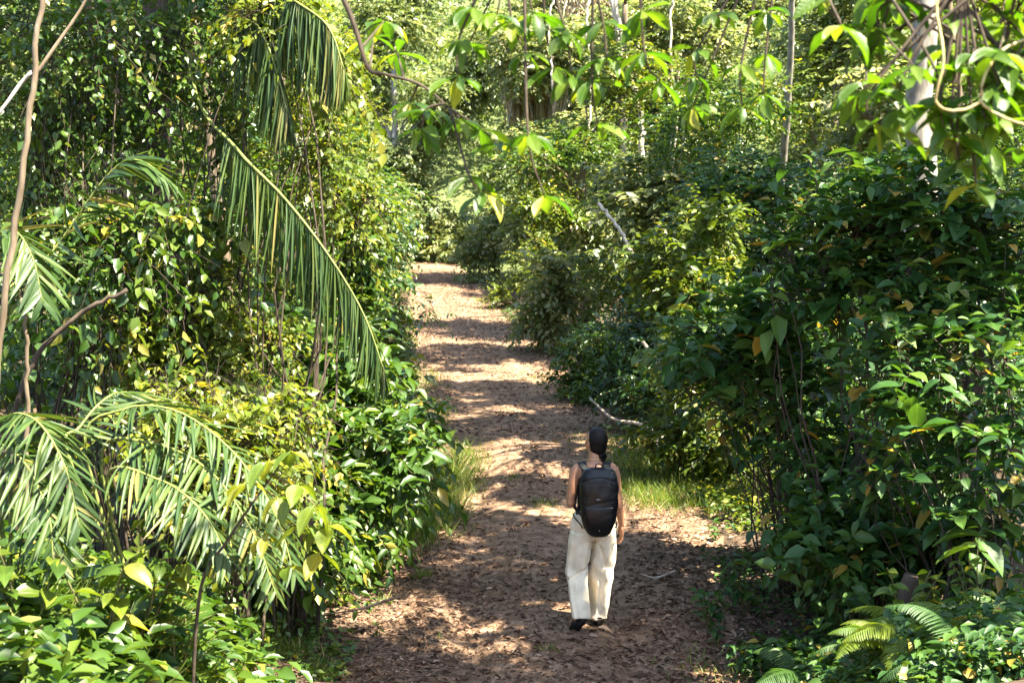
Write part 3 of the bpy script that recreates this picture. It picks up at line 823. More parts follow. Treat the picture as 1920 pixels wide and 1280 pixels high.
def tree(name, label, x, y, crowns, sp='mid', trunk_r=.12, bark='bark_mid', group=None, seed=0, lean=(0, 0), cat='tree', straight=False):
    """tapered trunk with limbs into each crown lobe. crowns: (dx, dy, z, size, squash)"""
    rng = np.random.default_rng(seed + 11)
    z0 = float(gz(x, y)) - .12
    o = thing(name, label, cat, (x, y, z0), 0, group)
    top = max(c[2] for c in crowns)
    cx, cyy = np.mean([c[0] for c in crowns]), np.mean([c[1] for c in crowns])
    if straight: cx = cyy = 0.0
    a = Acc()
    hgt = top * .80
    ctrl = [(0, 0, 0), (lean[0] * .15 + rng.normal() * .06, lean[1] * .15, hgt * .33), (lean[0] * .5 + cx * .2, lean[1] * .5 + cyy * .2, hgt * .66), (lean[0] + cx * .45, lean[1] + cyy * .45, hgt)]
    tp = smooth_path(ctrl, 16); tp[1:, :2] += rng.normal(size=(15, 2)) * trunk_r * .18
    tr = trunk_r * np.linspace(1, .45, 16) * (1 + .55 * np.exp(-np.linspace(0, 12, 16)))
    tube(a, tp, tr, 12)
    link('trunk', a.mesh('trunk'), M[bark], o)
    for k, c in enumerate(crowns):
        s, me_size = c[3], min((1.0, 1.6, 2.4, 3.4), key=lambda q_: abs(q_ - c[3]))
        sp_k = sp if isinstance(sp, str) else sp[k % len(sp)]
        me, bl = lib_crown(sp_k, me_size, (seed + k) % 3)
        cz = c[2]
        i_ = int(np.clip(np.searchsorted(tp[:, 2], cz - s * .9), 3, 15))
        rz = rng.random() * 6.28
        sc = s / me_size
        R = np.array([[math.cos(rz), -math.sin(rz), 0], [math.sin(rz), math.cos(rz), 0], [0, 0, 1]])
        tips = (bl[rng.choice(len(bl), 4, False), :3] * sc * (1, 1, c[4])) @ R.T + np.array((c[0], c[1], cz))
        a = Acc(); wood(a, rng, tp[i_], tips, tr[i_] * .55, .07)
        link('limb', a.mesh('limb'), M[bark], o)
        link('crown', me, None, o, 'stuff', loc=(c[0], c[1], cz), rot=(0, 0, rz), scale=(sc, sc, sc * c[4]))
    return o

def bush(name, label, x, y, blobs, sp, nleaf, seed=0, single=0, tm=None, big=None, stems=9, cat='bush', group=None, bark='stem', stem_r=.014, lscale=1.0, shell=2.4, zoff=0.0, clump=7):
    """shrub of stems, twigs and leaves; `single` = how many of the leaves nearest the camera are objects of their own"""
    rng = np.random.default_rng(seed + 101)
    z0 = float(gz(x, y)) - .03 + zoff
    o = thing(name, label, cat, (x, y, z0), 0, group)
    bl = np.asarray(blobs, float)
    if clump:   # break every lobe into smaller uneven tufts with gaps between
        bl = np.vstack([np.hstack([q_[:3] + (lambda u_: u_)(nrm(rng.normal(size=(clump, 3))) * rng.random((clump, 1)) ** .4) * q_[3:] * .95, q_[3:] * rng.uniform(.22, .50, (clump, 1))]) for q_ in bl])
    A = crown_arrays(rng, sp, bl, nleaf, shell, lscale) if isinstance(sp, str) else twig_leaves(rng, bl, int(nleaf / sp[2]), *sp[2:3], sp[0], sp[1], sp[3], sp[4], sp[7] if len(sp) > 7 else .7, sp[5], shell)
    mt = M[SPEC[sp][6]] if isinstance(sp, str) else M[sp[6]]
    keep = A['P'][:, 2] > .03
    for k in ('P', 'D', 'N', 'L', 'W', 'R'): A[k] = A[k][keep]
    tips = bl[:, :3] + rng.normal(size=(len(bl), 3)) * bl[:, 3:] * .3
    a = Acc()
    pick = rng.permutation(len(tips))
    for k in range(max(stems, min(len(tips), 16))):
        t_ = tips[pick[k % len(tips)]] + (rng.normal(size=3) * .12 if k >= len(tips) else 0)
        b0 = np.array((*(rng.normal(size=2) * .10 + t_[:2] * .35), 0.0))
        wood(a, rng, b0, [t_], stem_r * rng.uniform(.7, 1.3), .06, 5, 8, .3)
    link('stems', a.mesh('stems'), M[bark], o, 'stuff')
    a = Acc(); scatter_twigs(a, A['tp'] - A['td'] * .12, A['td'], A['tl'] * 1.15, .007)
    link('twigs', a.mesh('twigs'), M[bark], o, 'stuff')
    n = len(A['P']); order = np.argsort(A['P'][:, 1] * 1.0 - A['P'][:, 2] * .35)
    sel = order[:single] if single else order[:0]
    rest = order[single:] if single else order
    if len(rest):
        a = Acc(); scatter(a, tm or L2, A['P'][rest], A['D'][rest], A['N'][rest], A['L'][rest], A['W'][rest], A['R'][rest])
        link('foliage', a.mesh('foliage'), mt, o, 'stuff')
    if single:
        single_leaves(o, rng, A, sel, big or LNEAR, mt)
    return o

LEAFMESH = {}
def leaf_mesh(tm, mat):
    key = (id(tm), mat.name)
    if key not in LEAFMESH:
        me = Acc().add(tm[0], tm[1], tm[2], 0.0, tm[3]).mesh('leaf'); me.materials.append(mat)
        LEAFMESH[key] = me
    return LEAFMESH[key]

def place(name, me, parent, P, X, D, N, L, Wd):
    o = bpy.data.objects.new(name, me); COL.objects.link(o); o.parent = parent
    m = Matrix.Identity(4)
    for r in range(3):
        m[r][0] = X[r] * Wd; m[r][1] = D[r] * L; m[r][2] = N[r] * L; m[r][3] = P[r]
    o.matrix_basis = m
    return o

def single_leaves(parent, rng, A, sel, tms, mat, name='leaf'):
    X, D, N = frame(A['D'][sel], A['N'][sel])
    for j, i_ in enumerate(sel):
        place(name, leaf_mesh(tms[rng.integers(len(tms))], mat), parent, A['P'][i_], X[j], D[j], N[j], A['L'][i_], A['W'][i_])

def frond(parent, rng, pts, n, leaf_len, leaf_w, mat, hang=0.5, spread=.8, rach=.014, single=True, up=(0, 0, 1), lname='leaflet', t0=.12, rmat='rachis'):
    """palm frond: rachis along pts, leaflets on both sides. pts are in the parent's space"""
    pts = smooth_path(pts, 28)
    a = Acc(); tube(a, pts, np.linspace(rach, rach * .25, 28), 6)
    fo = link('frond', a.mesh('frond'), M[rmat], parent)
    s = np.linspace(t0, .995, n); idx = s * 27
    P = np.stack([np.interp(idx, np.arange(28), pts[:, k]) for k in range(3)], -1)
    T = nrm(np.stack([np.interp(idx, np.arange(28), nrm(np.gradient(pts, axis=0))[:, k]) for k in range(3)], -1))
    up = np.asarray(up, float)
    side = nrm(np.cross(T, up)); nrmv = np.cross(side, T)
    Ls = leaf_len * np.interp(s, [0, .15, .4, .7, .92, 1], [.45, .8, 1, .95, .62, .35])
    acc = Acc()
    for sg in (-1, 1):
        D = side * sg * spread + T * np.interp(s, [0, .6, 1], [.35, .6, 1.1])[:, None] + rng.normal(size=(n, 3)) * .20
        D[:, 2] -= hang * rng.uniform(.75, 1.2, n)
        D = nrm(D)
        Nn = nrm(nrmv + side * sg * .35 + rng.normal(size=(n, 3)) * .18)
        bad = np.abs((D * Nn).sum(1)) > .93
        Nn[bad] = nrm(side[bad] * sg + T[bad] * .2)
        L = Ls * rng.uniform(.9, 1.1, n); Wd = leaf_w * rng.uniform(.85, 1.15, n)
        ok = np.flatnonzero(rng.random(n) > .07)        # a few leaflets are lost
        L = L * np.where(rng.random(n) < .08, rng.uniform(.4, .8, n), 1)
        if single:
            A = dict(P=P, D=D, N=Nn, L=L, W=Wd)
            single_leaves(fo, rng, A, ok, LEAFLET, mat, lname)
        else:
            scatter(acc, LEAFLET[1], P, D, Nn, L, Wd, rng.random(n))
    if not single:
        link('leaflets', acc.mesh('leaflets'), mat, fo, 'stuff')
    return fo

FERN = {}
def fern_mesh(var, mat):
    key = (var, mat.name)
    if key in FERN: return FERN[key]
    rng = np.random.default_rng(var + 40)
    acc = Acc()
    L = 1.0
    t = np.linspace(0, 1, 26)
    pts = np.stack([.06 * np.sin(2 * t) * (1 if var % 2 else -1), t * (1 - .10 * t), .75 * t - .72 * t ** 2.2], -1)
    tube(acc, pts, np.linspace(.006, .0015, 26), 5, .9)
    s = np.linspace(.16, .99, 34); P = np.stack([np.interp(s, t, pts[:, k]) for k in range(3)], -1)
    T = nrm(np.gradient(P, axis=0)); side = nrm(np.cross(T, (0, 0, 1.0))); nv = np.cross(side, T)
    ll = .23 * np.interp(s, [0.16, .3, .5, .8, 1], [.65, 1, .95, .55, .12])
    for sg in (-1, 1):
        D = side * sg + T * .30 + rng.normal(size=P.shape) * .05; D[:, 2] -= .15
        # every pinna is a row of small lobes
        X, D_, N_ = frame(D, nv)
        scatter(acc, _tmpl([(0, .7), (.3, 1), (.6, .8), (.85, .5), (1, .05)], fold=.1, bend=-.25), P, D, nv, ll, .030, rng.random(len(P)) * .2)
        for j in range(1, 6):
            for s2 in (-1, 1):
                Pj = P + D_ * (ll * j / 6.5)[:, None] + N_ * (-.25 * (j / 6.5) ** 2 * ll)[:, None]
                scatter(acc, L2, Pj, X * s2 + D_ * .5, N_, ll * .17 * (1 - j / 9), .011, rng.random(len(P)) * .2)
    me = acc.mesh('frond'); me.materials.append(mat)
    FERN[key] = me
    return me

def fern(label, x, y, n, size, seed, mat, zoff=0.0, group=None):
    rng = np.random.default_rng(seed)
    o = thing('fern', label, 'fern', (x, y, float(surf(x, y)) - .02 + zoff), 0, group)
    for k in range(n):
        az = k / n * 6.28 + rng.normal() * .25
        s = size * rng.uniform(.75, 1.15)
        link('frond', fern_mesh(k % 4, mat), None, o, rot=(rng.normal() * .15 + .1, rng.normal() * .15, az), scale=s)
    return o

def herb(name, label, x, y, n_stem, h, leafL, mat, seed, wr=.55, per=6, group=None, cat='plant', zoff=0.0, tms=None, lean=(0, 0), spread=.35):
    """leafy herb or sapling whose every leaf is a part"""
    rng = np.random.default_rng(seed)
    o = thing(name, label, cat, (x, y, float(surf(x, y)) - .02 + zoff), 0, group)
    for k in range(n_stem):
        az = rng.random() * 6.28; hh = h * rng.uniform(.6, 1.1)
        tip = np.array((math.cos(az) * spread * hh + lean[0] * hh, math.sin(az) * spread * hh + lean[1] * hh, hh))
        p = smooth_path([(rng.normal() * .03, rng.normal() * .03, 0), tip * (.35, .35, .45), tip * (.7, .7, .82), tip], 10)
        a = Acc(); tube(a, p, np.linspace(.008, .003, 10) * (h + .4), 5)
        link('stem', a.mesh('stem'), M['stem'], o)
        A = {q_: [] for q_ in 'PDNLW'}
        for j in range(per):
            f = .25 + .75 * (j + .5) / per
            pp = np.array([np.interp(f * 9, np.arange(10), p[:, c]) for c in range(3)])
            a2 = j * 2.4 + az + rng.normal() * .3
            dd = np.array((math.cos(a2), math.sin(a2), rng.uniform(-.35, .25)))
            l = leafL * rng.uniform(.65, 1.15) * (1 - .25 * f)
            A['P'].append(pp); A['D'].append(dd); A['N'].append(np.array((0, 0, 1)) + rng.normal(size=3) * .25); A['L'].append(l); A['W'].append(l * wr)
        A = {q_: np.array(v_) for q_, v_ in A.items()}
        single_leaves(o, rng, A, np.arange(per), tms or LNEAR, mat)
    return o

# ------------------------------------------------------------------ layout: background and tall trees
def B(x, y, rows):
    """blobs given by where they show in the photo: (px, py, distance, half width px, half height px) -> local to the plant's base"""
    z0 = float(gz(x, y)) - .03
    out = []
    for px, py, Y, w, h in rows:
        c = W(px, py, Y) - np.array((x, y, z0))
        k = Y / F_PX
        out.append((c[0], c[1], c[2], w * k, (w + h) * .5 * k, h * k))
    return out

# forest that reads as one mass behind everything
rng = np.random.default_rng(77)
fb = []
for k in range(230):
    x_ = rng.uniform(-34, 34); y_ = rng.uniform(60, 86)
    fb.append((x_, y_, float(gz(x_, y_)) + rng.uniform(.5, 6), rng.uniform(1.6, 3.2), 1.8, rng.uniform(1.4, 2.6)))
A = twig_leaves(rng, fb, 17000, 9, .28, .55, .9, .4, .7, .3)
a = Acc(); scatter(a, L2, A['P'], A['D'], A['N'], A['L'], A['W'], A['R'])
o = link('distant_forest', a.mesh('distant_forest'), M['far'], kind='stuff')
tag(o, 'sunlit forest on the slope far behind the end of the path', 'forest')

# tall trees beside the track; crowns above view, and unseen trees, added for their shade
def shade(x, y, h, size=2.4, sq=.75):
    """crown lobe at height h placed where its shadow falls near ground point (x, y)"""
    k = 1 / math.tan(SUN_EL)
    return (x + h * k * math.sin(SUN_AZ), y + h * k * math.cos(SUN_AZ), h, size, sq)
canopy = [
    ('tall pale-barked tree rising behind the big-leaved bushes at upper right', 4.86, 17.0, .23, 'bark_pale', [shade(.3, 14.2, 9.0, 1.6), shade(-.2, 20.8, 9.6, 1.6), shade(-2.0, 17.6, 10.4, 1.6), shade(6.4, 13.2, 8.8), shade(-.7, 15.6, 9.2, 1.0), shade(.4, 17.0, 9.0, 1.0)]),
    ('unseen slim dark tree right of the thicket, added for its shade', 7.2, 12.2, .13, 'bark_dark', [shade(-.4, 12.7, 8.0, 1.0), shade(1.6, 12.2, 8.4, 1.0), shade(5.6, 11.0, 8.0), shade(3.9, 13.4, 7.6, 1.6)]),
    ('dark tree trunk half hidden among the lower right thicket stems', 4.15, 12.6, .11, 'bark_dark', [shade(4.0, 9.6, 7.4), shade(6.2, 9.0, 7.8, 1.6)]),
    ('mid-height shade tree right of the track beyond the walker', 7.3, 22.5, .15, 'bark_mid', [shade(.4, 23.8, 8.6), shade(2.2, 21.5, 9.0), shade(-2.2, 21.8, 9.8)]),
    ('shade tree over the bend right of the track', 5.6, 29.5, .11, 'bark_pale', [shade(-.6, 28.4, 9.0), shade(2.0, 27.0, 9.8, 1.6)]),
    ('unseen tree on the right, added to shade the walker', 6.4, 8.6, .16, 'bark_mid', [shade(1.0, 9.9, 7.6, 1.0), shade(-.8, 10.9, 7.4, 1.0), shade(1.3, 11.1, 7.8, 1.0), shade(-.1, 9.9, 8.2, 1.0), shade(4.6, 7.2, 8.0, 1.6), shade(-4.4, 6.2, 8.8, 1.6)]),
    ('unseen tree nearest the camera on the right, added for its shade', 5.6, 5.2, .16, 'bark_mid', [shade(-5.2, 5.6, 9.6, 1.6), shade(5.0, 5.4, 9.0, 1.6)]),
    ('slight shade tree far along on the right where the track narrows', 2.6, 35.5, .14, 'bark_mid', [shade(-1.6, 34.0, 9.2, 1.6)]),
]
for k, (lab, x_, y_, r_, bk, cr) in enumerate(canopy):
    tree('shade_tree', lab, x_, y_, [(q_[0] - x_, q_[1] - y_, q_[2], q_[3], q_[4]) for q_ in cr], 'canopy', r_, bk, 'shade trees along the right of the track', seed=20 + k, straight=(k == 0))
lcan = [
    ('dark-trunked tree behind the hanging palm fronds on the left', -3.45, 14.6, .16, 'bark_dark', [(-.8, 0, 7.4, 2.4, .75), (-2.2, 1.2, 8.4, 2.4, .8), (1.7, -2.2, 7.4, 2.4, .7), (.9, -3.6, 7.8, 2.4, .7), (2.0, -.2, 8.2, 1.6, .7)]),  # track-side lobes added above view to shade the top left
    ('slim tree just right of the dark trunk on the left', -3.55, 18.0, .10, 'bark_mid', [(-.6, .5, 7.6, 1.6, .8), (-1.8, .4, 8.8, 2.4, .7)]),
    ('mossy grey pole tree in the shade on the far left', -4.75, 17.3, .10, 'bark_mid', [(-.9, 0, 8.2, 2.4, .75)]),
    ('thin straight grey tree rising from the left undergrowth', -3.7, 14.0, .07, 'bark_mid', [(-1.0, .2, 7.8, 1.6, .8)]),
    ('leaning rosy-barked tree beyond the big palm frond', -3.9, 23.5, .12, 'bark_mid', [(-1.0, .8, 8.4, 2.4, .75), (.3, 1.4, 9.6, 1.6, .8)]),
]
for k, (lab, x_, y_, r_, bk, cr) in enumerate(lcan):
    tree('forest_tree', lab, x_, y_, cr, ('canopy', 'canopy'), r_, bk, 'forest trees on the left', seed=40 + k, lean=(-.3 + .15 * k, 0))

# trees and bushes that fill the view, far to near.  (label, x, y, species, trunk radius, crowns (dx, dy, z, size, squash))
mid_trees = [
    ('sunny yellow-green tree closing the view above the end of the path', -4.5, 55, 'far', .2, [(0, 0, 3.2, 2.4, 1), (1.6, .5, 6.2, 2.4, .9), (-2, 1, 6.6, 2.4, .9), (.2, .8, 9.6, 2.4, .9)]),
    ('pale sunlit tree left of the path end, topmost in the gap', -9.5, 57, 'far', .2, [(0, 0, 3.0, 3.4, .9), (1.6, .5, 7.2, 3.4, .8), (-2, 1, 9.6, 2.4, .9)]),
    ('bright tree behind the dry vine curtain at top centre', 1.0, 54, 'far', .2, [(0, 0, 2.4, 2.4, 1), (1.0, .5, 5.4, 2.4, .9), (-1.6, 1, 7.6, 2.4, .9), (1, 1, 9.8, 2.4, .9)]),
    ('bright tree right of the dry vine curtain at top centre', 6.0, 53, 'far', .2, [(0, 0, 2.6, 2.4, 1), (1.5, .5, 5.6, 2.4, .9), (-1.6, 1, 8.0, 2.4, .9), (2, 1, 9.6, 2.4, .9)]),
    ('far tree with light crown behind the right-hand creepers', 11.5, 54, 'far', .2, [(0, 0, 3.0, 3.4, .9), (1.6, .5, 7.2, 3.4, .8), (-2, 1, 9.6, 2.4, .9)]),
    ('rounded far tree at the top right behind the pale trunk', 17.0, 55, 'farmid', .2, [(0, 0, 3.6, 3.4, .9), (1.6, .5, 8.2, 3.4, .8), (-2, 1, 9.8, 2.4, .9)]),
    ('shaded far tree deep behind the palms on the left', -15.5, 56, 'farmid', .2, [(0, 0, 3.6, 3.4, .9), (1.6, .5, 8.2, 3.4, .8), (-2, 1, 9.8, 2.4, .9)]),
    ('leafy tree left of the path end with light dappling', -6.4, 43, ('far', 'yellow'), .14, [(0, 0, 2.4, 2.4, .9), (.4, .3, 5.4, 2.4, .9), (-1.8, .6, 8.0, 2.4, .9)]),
    ('small green tree bordering the path where it vanishes on the left', -4.9, 38, ('yellow', 'mid'), .10, [(0, 0, 1.8, 1.6, .9), (.2, 0, 4.0, 1.6, .9), (-.8, .5, 6.4, 2.4, .8)]),
    ('dense tree behind the palm frond tip on the left', -5.3, 29, ('mid', 'yellow'), .12, [(.2, 0, 1.5, 1.6, .9), (.8, 0, 3.6, 1.6, .9), (-.4, .5, 5.6, 2.4, .8)]),
    ('bushy tree left of the track with small bright leaves', -3.6, 24.0, ('yellow', 'mid'), .10, [(.2, 0, 1.4, 1.6, .9), (.3, 0, 3.2, 1.6, .9), (-.2, .5, 5.2, 1.6, .9)]),
    ('dim green tree behind the dark trunk on the left', -6.6, 25.5, ('mid', 'dark'), .12, [(0, 0, 1.6, 2.4, .8), (.4, .3, 4.4, 2.4, .8), (-.4, .5, 7.0, 2.4, .8)]),
    ('dim tree filling the far left behind the thin leaning sapling', -7.6, 20.0, ('dark', 'mid'), .12, [(0, 0, 1.4, 1.6, .9), (.8, .3, 3.8, 2.4, .8), (-.2, .5, 6.0, 2.4, .8)]),
    ('shadowed tree at mid left behind the vines', -4.9, 20.6, ('dark', 'mid'), .11, [(0, 0, 1.0, 1.6, .9), (.6, .3, 3.0, 1.6, .8), (.1, .5, 4.8, 1.6, .9)]),
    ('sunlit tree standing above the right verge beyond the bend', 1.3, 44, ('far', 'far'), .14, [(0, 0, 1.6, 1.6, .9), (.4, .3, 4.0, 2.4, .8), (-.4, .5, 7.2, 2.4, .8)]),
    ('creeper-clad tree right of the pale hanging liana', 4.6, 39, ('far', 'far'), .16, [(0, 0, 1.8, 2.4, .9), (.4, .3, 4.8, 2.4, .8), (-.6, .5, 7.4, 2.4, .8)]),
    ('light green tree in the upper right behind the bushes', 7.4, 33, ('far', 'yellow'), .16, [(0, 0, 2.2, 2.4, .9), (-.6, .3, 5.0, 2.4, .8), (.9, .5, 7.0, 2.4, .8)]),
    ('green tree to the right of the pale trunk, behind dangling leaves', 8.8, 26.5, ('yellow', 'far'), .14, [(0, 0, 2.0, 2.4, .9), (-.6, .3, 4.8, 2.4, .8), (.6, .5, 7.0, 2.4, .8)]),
    ('dark shrubby tree against the right edge behind the thicket', 7.4, 19.5, ('dark', 'mid'), .12, [(0, 0, 1.6, 2.4, .8), (-.6, .3, 4.2, 2.4, .8)]),
    ('dark leaning tree that overhangs the track from the right', 1.55, 31.5, ('yellow', 'mid', 'far'), .13, [(-.75, -.3, 2.9, 1.0, 1.0), (-.2, .3, 4.2, 1.6, .8), (.5, -.2, 2.2, 1.0, 1.0), (.9, .4, 5.6, 1.6, .9)]),
    ('small-leaved tree with dark green crown right of the overhanging tree', 3.1, 27.5, ('yellow', 'far', 'mid'), .10, [(-.2, 0, 1.3, 1.6, .7), (.0, .3, 3.0, 1.6, .8), (.8, .3, 4.6, 1.6, .9)]),
    ('spreading dark tree behind the top of the right thicket', 4.2, 20.6, ('dark', 'teal'), .11, [(-.8, 0, 2.2, 1.0, .9), (-.5, .3, 3.3, 1.6, .7), (.8, .3, 3.0, 1.6, .9)]),
]
for k, (lab, x_, y_, sp, r_, cr) in enumerate(mid_trees):
    tree('jungle_tree', lab, x_, y_, cr, sp, r_, 'bark_mid' if k % 5 else 'bark_pale', 'leafy trees closing the view', seed=60 + k)

# ------------------------------------------------------------------ verge bushes, far to near
def vb(lab, x, y, rows, sp, n, seed, **kw):
    return bush('bush', lab, x, y, B(x, y, rows), sp, n, seed, group='bushes along the verges', **kw)
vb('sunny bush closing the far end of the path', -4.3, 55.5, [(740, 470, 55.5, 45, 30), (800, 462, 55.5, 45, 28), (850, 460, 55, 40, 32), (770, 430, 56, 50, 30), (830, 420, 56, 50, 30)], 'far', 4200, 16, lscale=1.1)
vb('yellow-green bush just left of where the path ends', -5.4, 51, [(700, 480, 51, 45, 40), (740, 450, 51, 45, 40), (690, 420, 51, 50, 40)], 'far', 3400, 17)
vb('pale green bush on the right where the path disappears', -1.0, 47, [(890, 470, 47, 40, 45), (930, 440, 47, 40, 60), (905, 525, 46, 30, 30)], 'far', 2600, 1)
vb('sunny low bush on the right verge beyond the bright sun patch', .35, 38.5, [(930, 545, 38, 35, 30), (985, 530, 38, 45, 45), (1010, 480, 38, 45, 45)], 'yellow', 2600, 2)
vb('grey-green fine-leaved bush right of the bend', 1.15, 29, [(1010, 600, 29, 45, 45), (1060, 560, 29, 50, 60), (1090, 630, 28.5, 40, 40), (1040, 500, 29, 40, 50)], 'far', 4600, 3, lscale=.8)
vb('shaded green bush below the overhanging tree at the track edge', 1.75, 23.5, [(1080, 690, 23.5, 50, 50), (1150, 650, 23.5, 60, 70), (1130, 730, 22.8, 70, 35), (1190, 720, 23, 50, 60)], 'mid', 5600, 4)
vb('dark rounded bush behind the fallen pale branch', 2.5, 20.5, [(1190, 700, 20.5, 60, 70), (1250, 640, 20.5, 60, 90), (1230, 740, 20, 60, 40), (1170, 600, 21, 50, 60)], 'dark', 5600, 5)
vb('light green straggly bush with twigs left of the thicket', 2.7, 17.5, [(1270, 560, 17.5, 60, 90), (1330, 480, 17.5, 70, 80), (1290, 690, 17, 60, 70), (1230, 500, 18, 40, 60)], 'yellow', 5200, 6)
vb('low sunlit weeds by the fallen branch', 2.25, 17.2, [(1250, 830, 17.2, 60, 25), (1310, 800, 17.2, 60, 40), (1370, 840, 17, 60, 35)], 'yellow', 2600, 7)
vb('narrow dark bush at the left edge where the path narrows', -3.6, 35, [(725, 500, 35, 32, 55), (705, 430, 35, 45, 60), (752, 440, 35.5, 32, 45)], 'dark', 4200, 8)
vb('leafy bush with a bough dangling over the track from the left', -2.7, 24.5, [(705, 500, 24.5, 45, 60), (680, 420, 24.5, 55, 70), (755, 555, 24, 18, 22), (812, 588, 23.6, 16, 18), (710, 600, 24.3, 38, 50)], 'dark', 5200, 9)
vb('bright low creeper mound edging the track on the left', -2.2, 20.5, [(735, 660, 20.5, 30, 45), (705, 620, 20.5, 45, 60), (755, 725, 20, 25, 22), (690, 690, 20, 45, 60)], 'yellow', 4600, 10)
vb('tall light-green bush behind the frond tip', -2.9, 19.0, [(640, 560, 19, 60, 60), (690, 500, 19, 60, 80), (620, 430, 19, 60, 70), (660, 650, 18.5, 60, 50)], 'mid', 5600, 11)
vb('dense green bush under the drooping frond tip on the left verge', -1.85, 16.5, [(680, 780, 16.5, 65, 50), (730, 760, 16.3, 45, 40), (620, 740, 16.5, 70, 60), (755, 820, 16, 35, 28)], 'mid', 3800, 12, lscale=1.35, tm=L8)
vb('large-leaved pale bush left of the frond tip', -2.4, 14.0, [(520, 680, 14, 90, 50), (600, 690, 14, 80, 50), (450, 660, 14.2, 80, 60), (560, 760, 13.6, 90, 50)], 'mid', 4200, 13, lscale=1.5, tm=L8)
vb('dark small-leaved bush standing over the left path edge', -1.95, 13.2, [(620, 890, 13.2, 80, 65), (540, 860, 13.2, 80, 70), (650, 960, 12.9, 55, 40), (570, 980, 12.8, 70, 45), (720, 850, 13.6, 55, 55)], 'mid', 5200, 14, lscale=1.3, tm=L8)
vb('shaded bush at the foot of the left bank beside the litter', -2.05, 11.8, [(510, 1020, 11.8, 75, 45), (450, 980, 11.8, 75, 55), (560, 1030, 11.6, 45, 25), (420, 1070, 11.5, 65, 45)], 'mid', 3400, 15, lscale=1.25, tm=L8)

# creepers hanging over the left side
def creeper(lab, x, y, rows, sp, n, seed, **kw):
    return bush('creeper', lab, x, y, B(x, y, rows), sp, n, seed, group='creepers draped over the left side', cat='creeper', bark='twig_dark', **kw)
creeper('dark creeper curtain in the top left corner', -3.9, 11.2, [(60, 120, 11.2, 110, 120), (150, 60, 11.2, 120, 90), (60, 330, 11, 80, 110), (180, 220, 11.3, 80, 90)], 'vine', 3800, 21)
creeper('small-leaved creeper curtain left of the hanging fronds', -2.9, 11.4, [(300, 90, 11.4, 110, 100), (400, 60, 11.6, 90, 80), (430, 190, 11.5, 70, 80), (235, 240, 11.4, 60, 80), (440, 330, 11.8, 70, 60)], 'vine', 4400, 22)
creeper('yellowish creeper spray above the hanging fronds', -1.9, 11.0, [(520, 40, 11, 70, 60), (600, 120, 11.3, 60, 60), (610, 300, 11.6, 60, 50), (650, 380, 12, 60, 50)], 'vineyellow', 3400, 23)
creeper('creeper hanging before the dark trunk on the left', -3.0, 11.0, [(230, 430, 11, 90, 80), (400, 410, 11.3, 60, 55), (130, 480, 11, 70, 70), (200, 560, 10.8, 70, 60)], 'vine', 2600, 24, lscale=1.5, tm=L8)
creeper('sunlit creeper mound at the middle of the left side', -2.7, 11.2, [(320, 600, 11.2, 90, 70), (400, 560, 11.4, 90, 60), (280, 700, 11, 80, 60), (380, 720, 10.8, 90, 60), (470, 640, 11.5, 70, 50)], 'vineyellow', 6400, 25)
creeper('bright creeper tangle above the young palm', -2.05, 9.6, [(420, 820, 9.6, 90, 60), (340, 800, 9.6, 70, 50), (480, 870, 9.5, 80, 60), (400, 900, 9.4, 80, 50), (540, 800, 9.9, 60, 50)], 'vineyellow', 5600, 26)

# shaded undergrowth behind the front rows: reads as one mass of leaves
def undergrowth(lab, xr, yr, n, sp, seed, zr=(.2, 1.6)):
    r_ = np.random.default_rng(seed); bl = []
    while len(bl) < n:
        x_ = r_.uniform(*xr); y_ = r_.uniform(*yr)
        if float(path_d(np.array(x_), np.array(y_))) < 1.3 + .04 * (y_ - 10): continue
        bl.append((x_, y_, float(gz(x_, y_)) + r_.uniform(*zr), r_.uniform(.35, .8), r_.uniform(.35, .8), r_.uniform(.25, .6)))
    A_ = crown_arrays(r_, sp, bl, n * 260, 2.2)
    k_ = A_['P'][:, 2] > gz(A_['P'][:, 0], A_['P'][:, 1])
    a_ = Acc(); scatter(a_, L2, A_['P'][k_], A_['D'][k_], A_['N'][k_], A_['L'][k_], A_['W'][k_], A_['R'][k_])
    tag(link('undergrowth', a_.mesh('undergrowth'), M[SPEC[sp][6]], kind='stuff'), lab, 'undergrowth')
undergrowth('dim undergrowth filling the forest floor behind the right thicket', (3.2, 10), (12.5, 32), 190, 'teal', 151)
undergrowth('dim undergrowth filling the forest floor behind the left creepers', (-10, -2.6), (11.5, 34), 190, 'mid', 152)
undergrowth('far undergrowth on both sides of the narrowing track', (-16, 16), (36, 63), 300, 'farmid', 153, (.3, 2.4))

# ------------------------------------------------------------------ right-hand thicket of big-leaved bushes (every near leaf its own part)
BIG = (.155, .54, 6, .42, .10, .05, 'big_teal', 1.5)
def thicket(lab, x, y, rows, n, seed, single=290, spec=BIG, stems=8):
    return bush('big_leaf_bush', lab, x, y, B(x, y, rows), spec, n, seed, single=single, tm=L8, stems=stems, group='big-leaved bushes right of the track', bark='bark_dark', stem_r=.013, shell=1.9)
thicket('big-leaved bush whose sunlit top crowns the right thicket', 3.0, 11.6, [(1560, 400, 11.6, 110, 60), (1640, 370, 11.6, 120, 60), (1500, 470, 11.6, 90, 60), (1600, 480, 11.6, 120, 60), (1560, 560, 11.6, 110, 60)], 1700, 31)
thicket('big-leaved bush against the right edge with sunny upper leaves', 3.75, 11.2, [(1780, 400, 11.2, 120, 60), (1870, 430, 11.2, 110, 70), (1740, 490, 11.2, 110, 60), (1850, 540, 11.2, 110, 70), (1780, 600, 11, 110, 60)], 1700, 32)
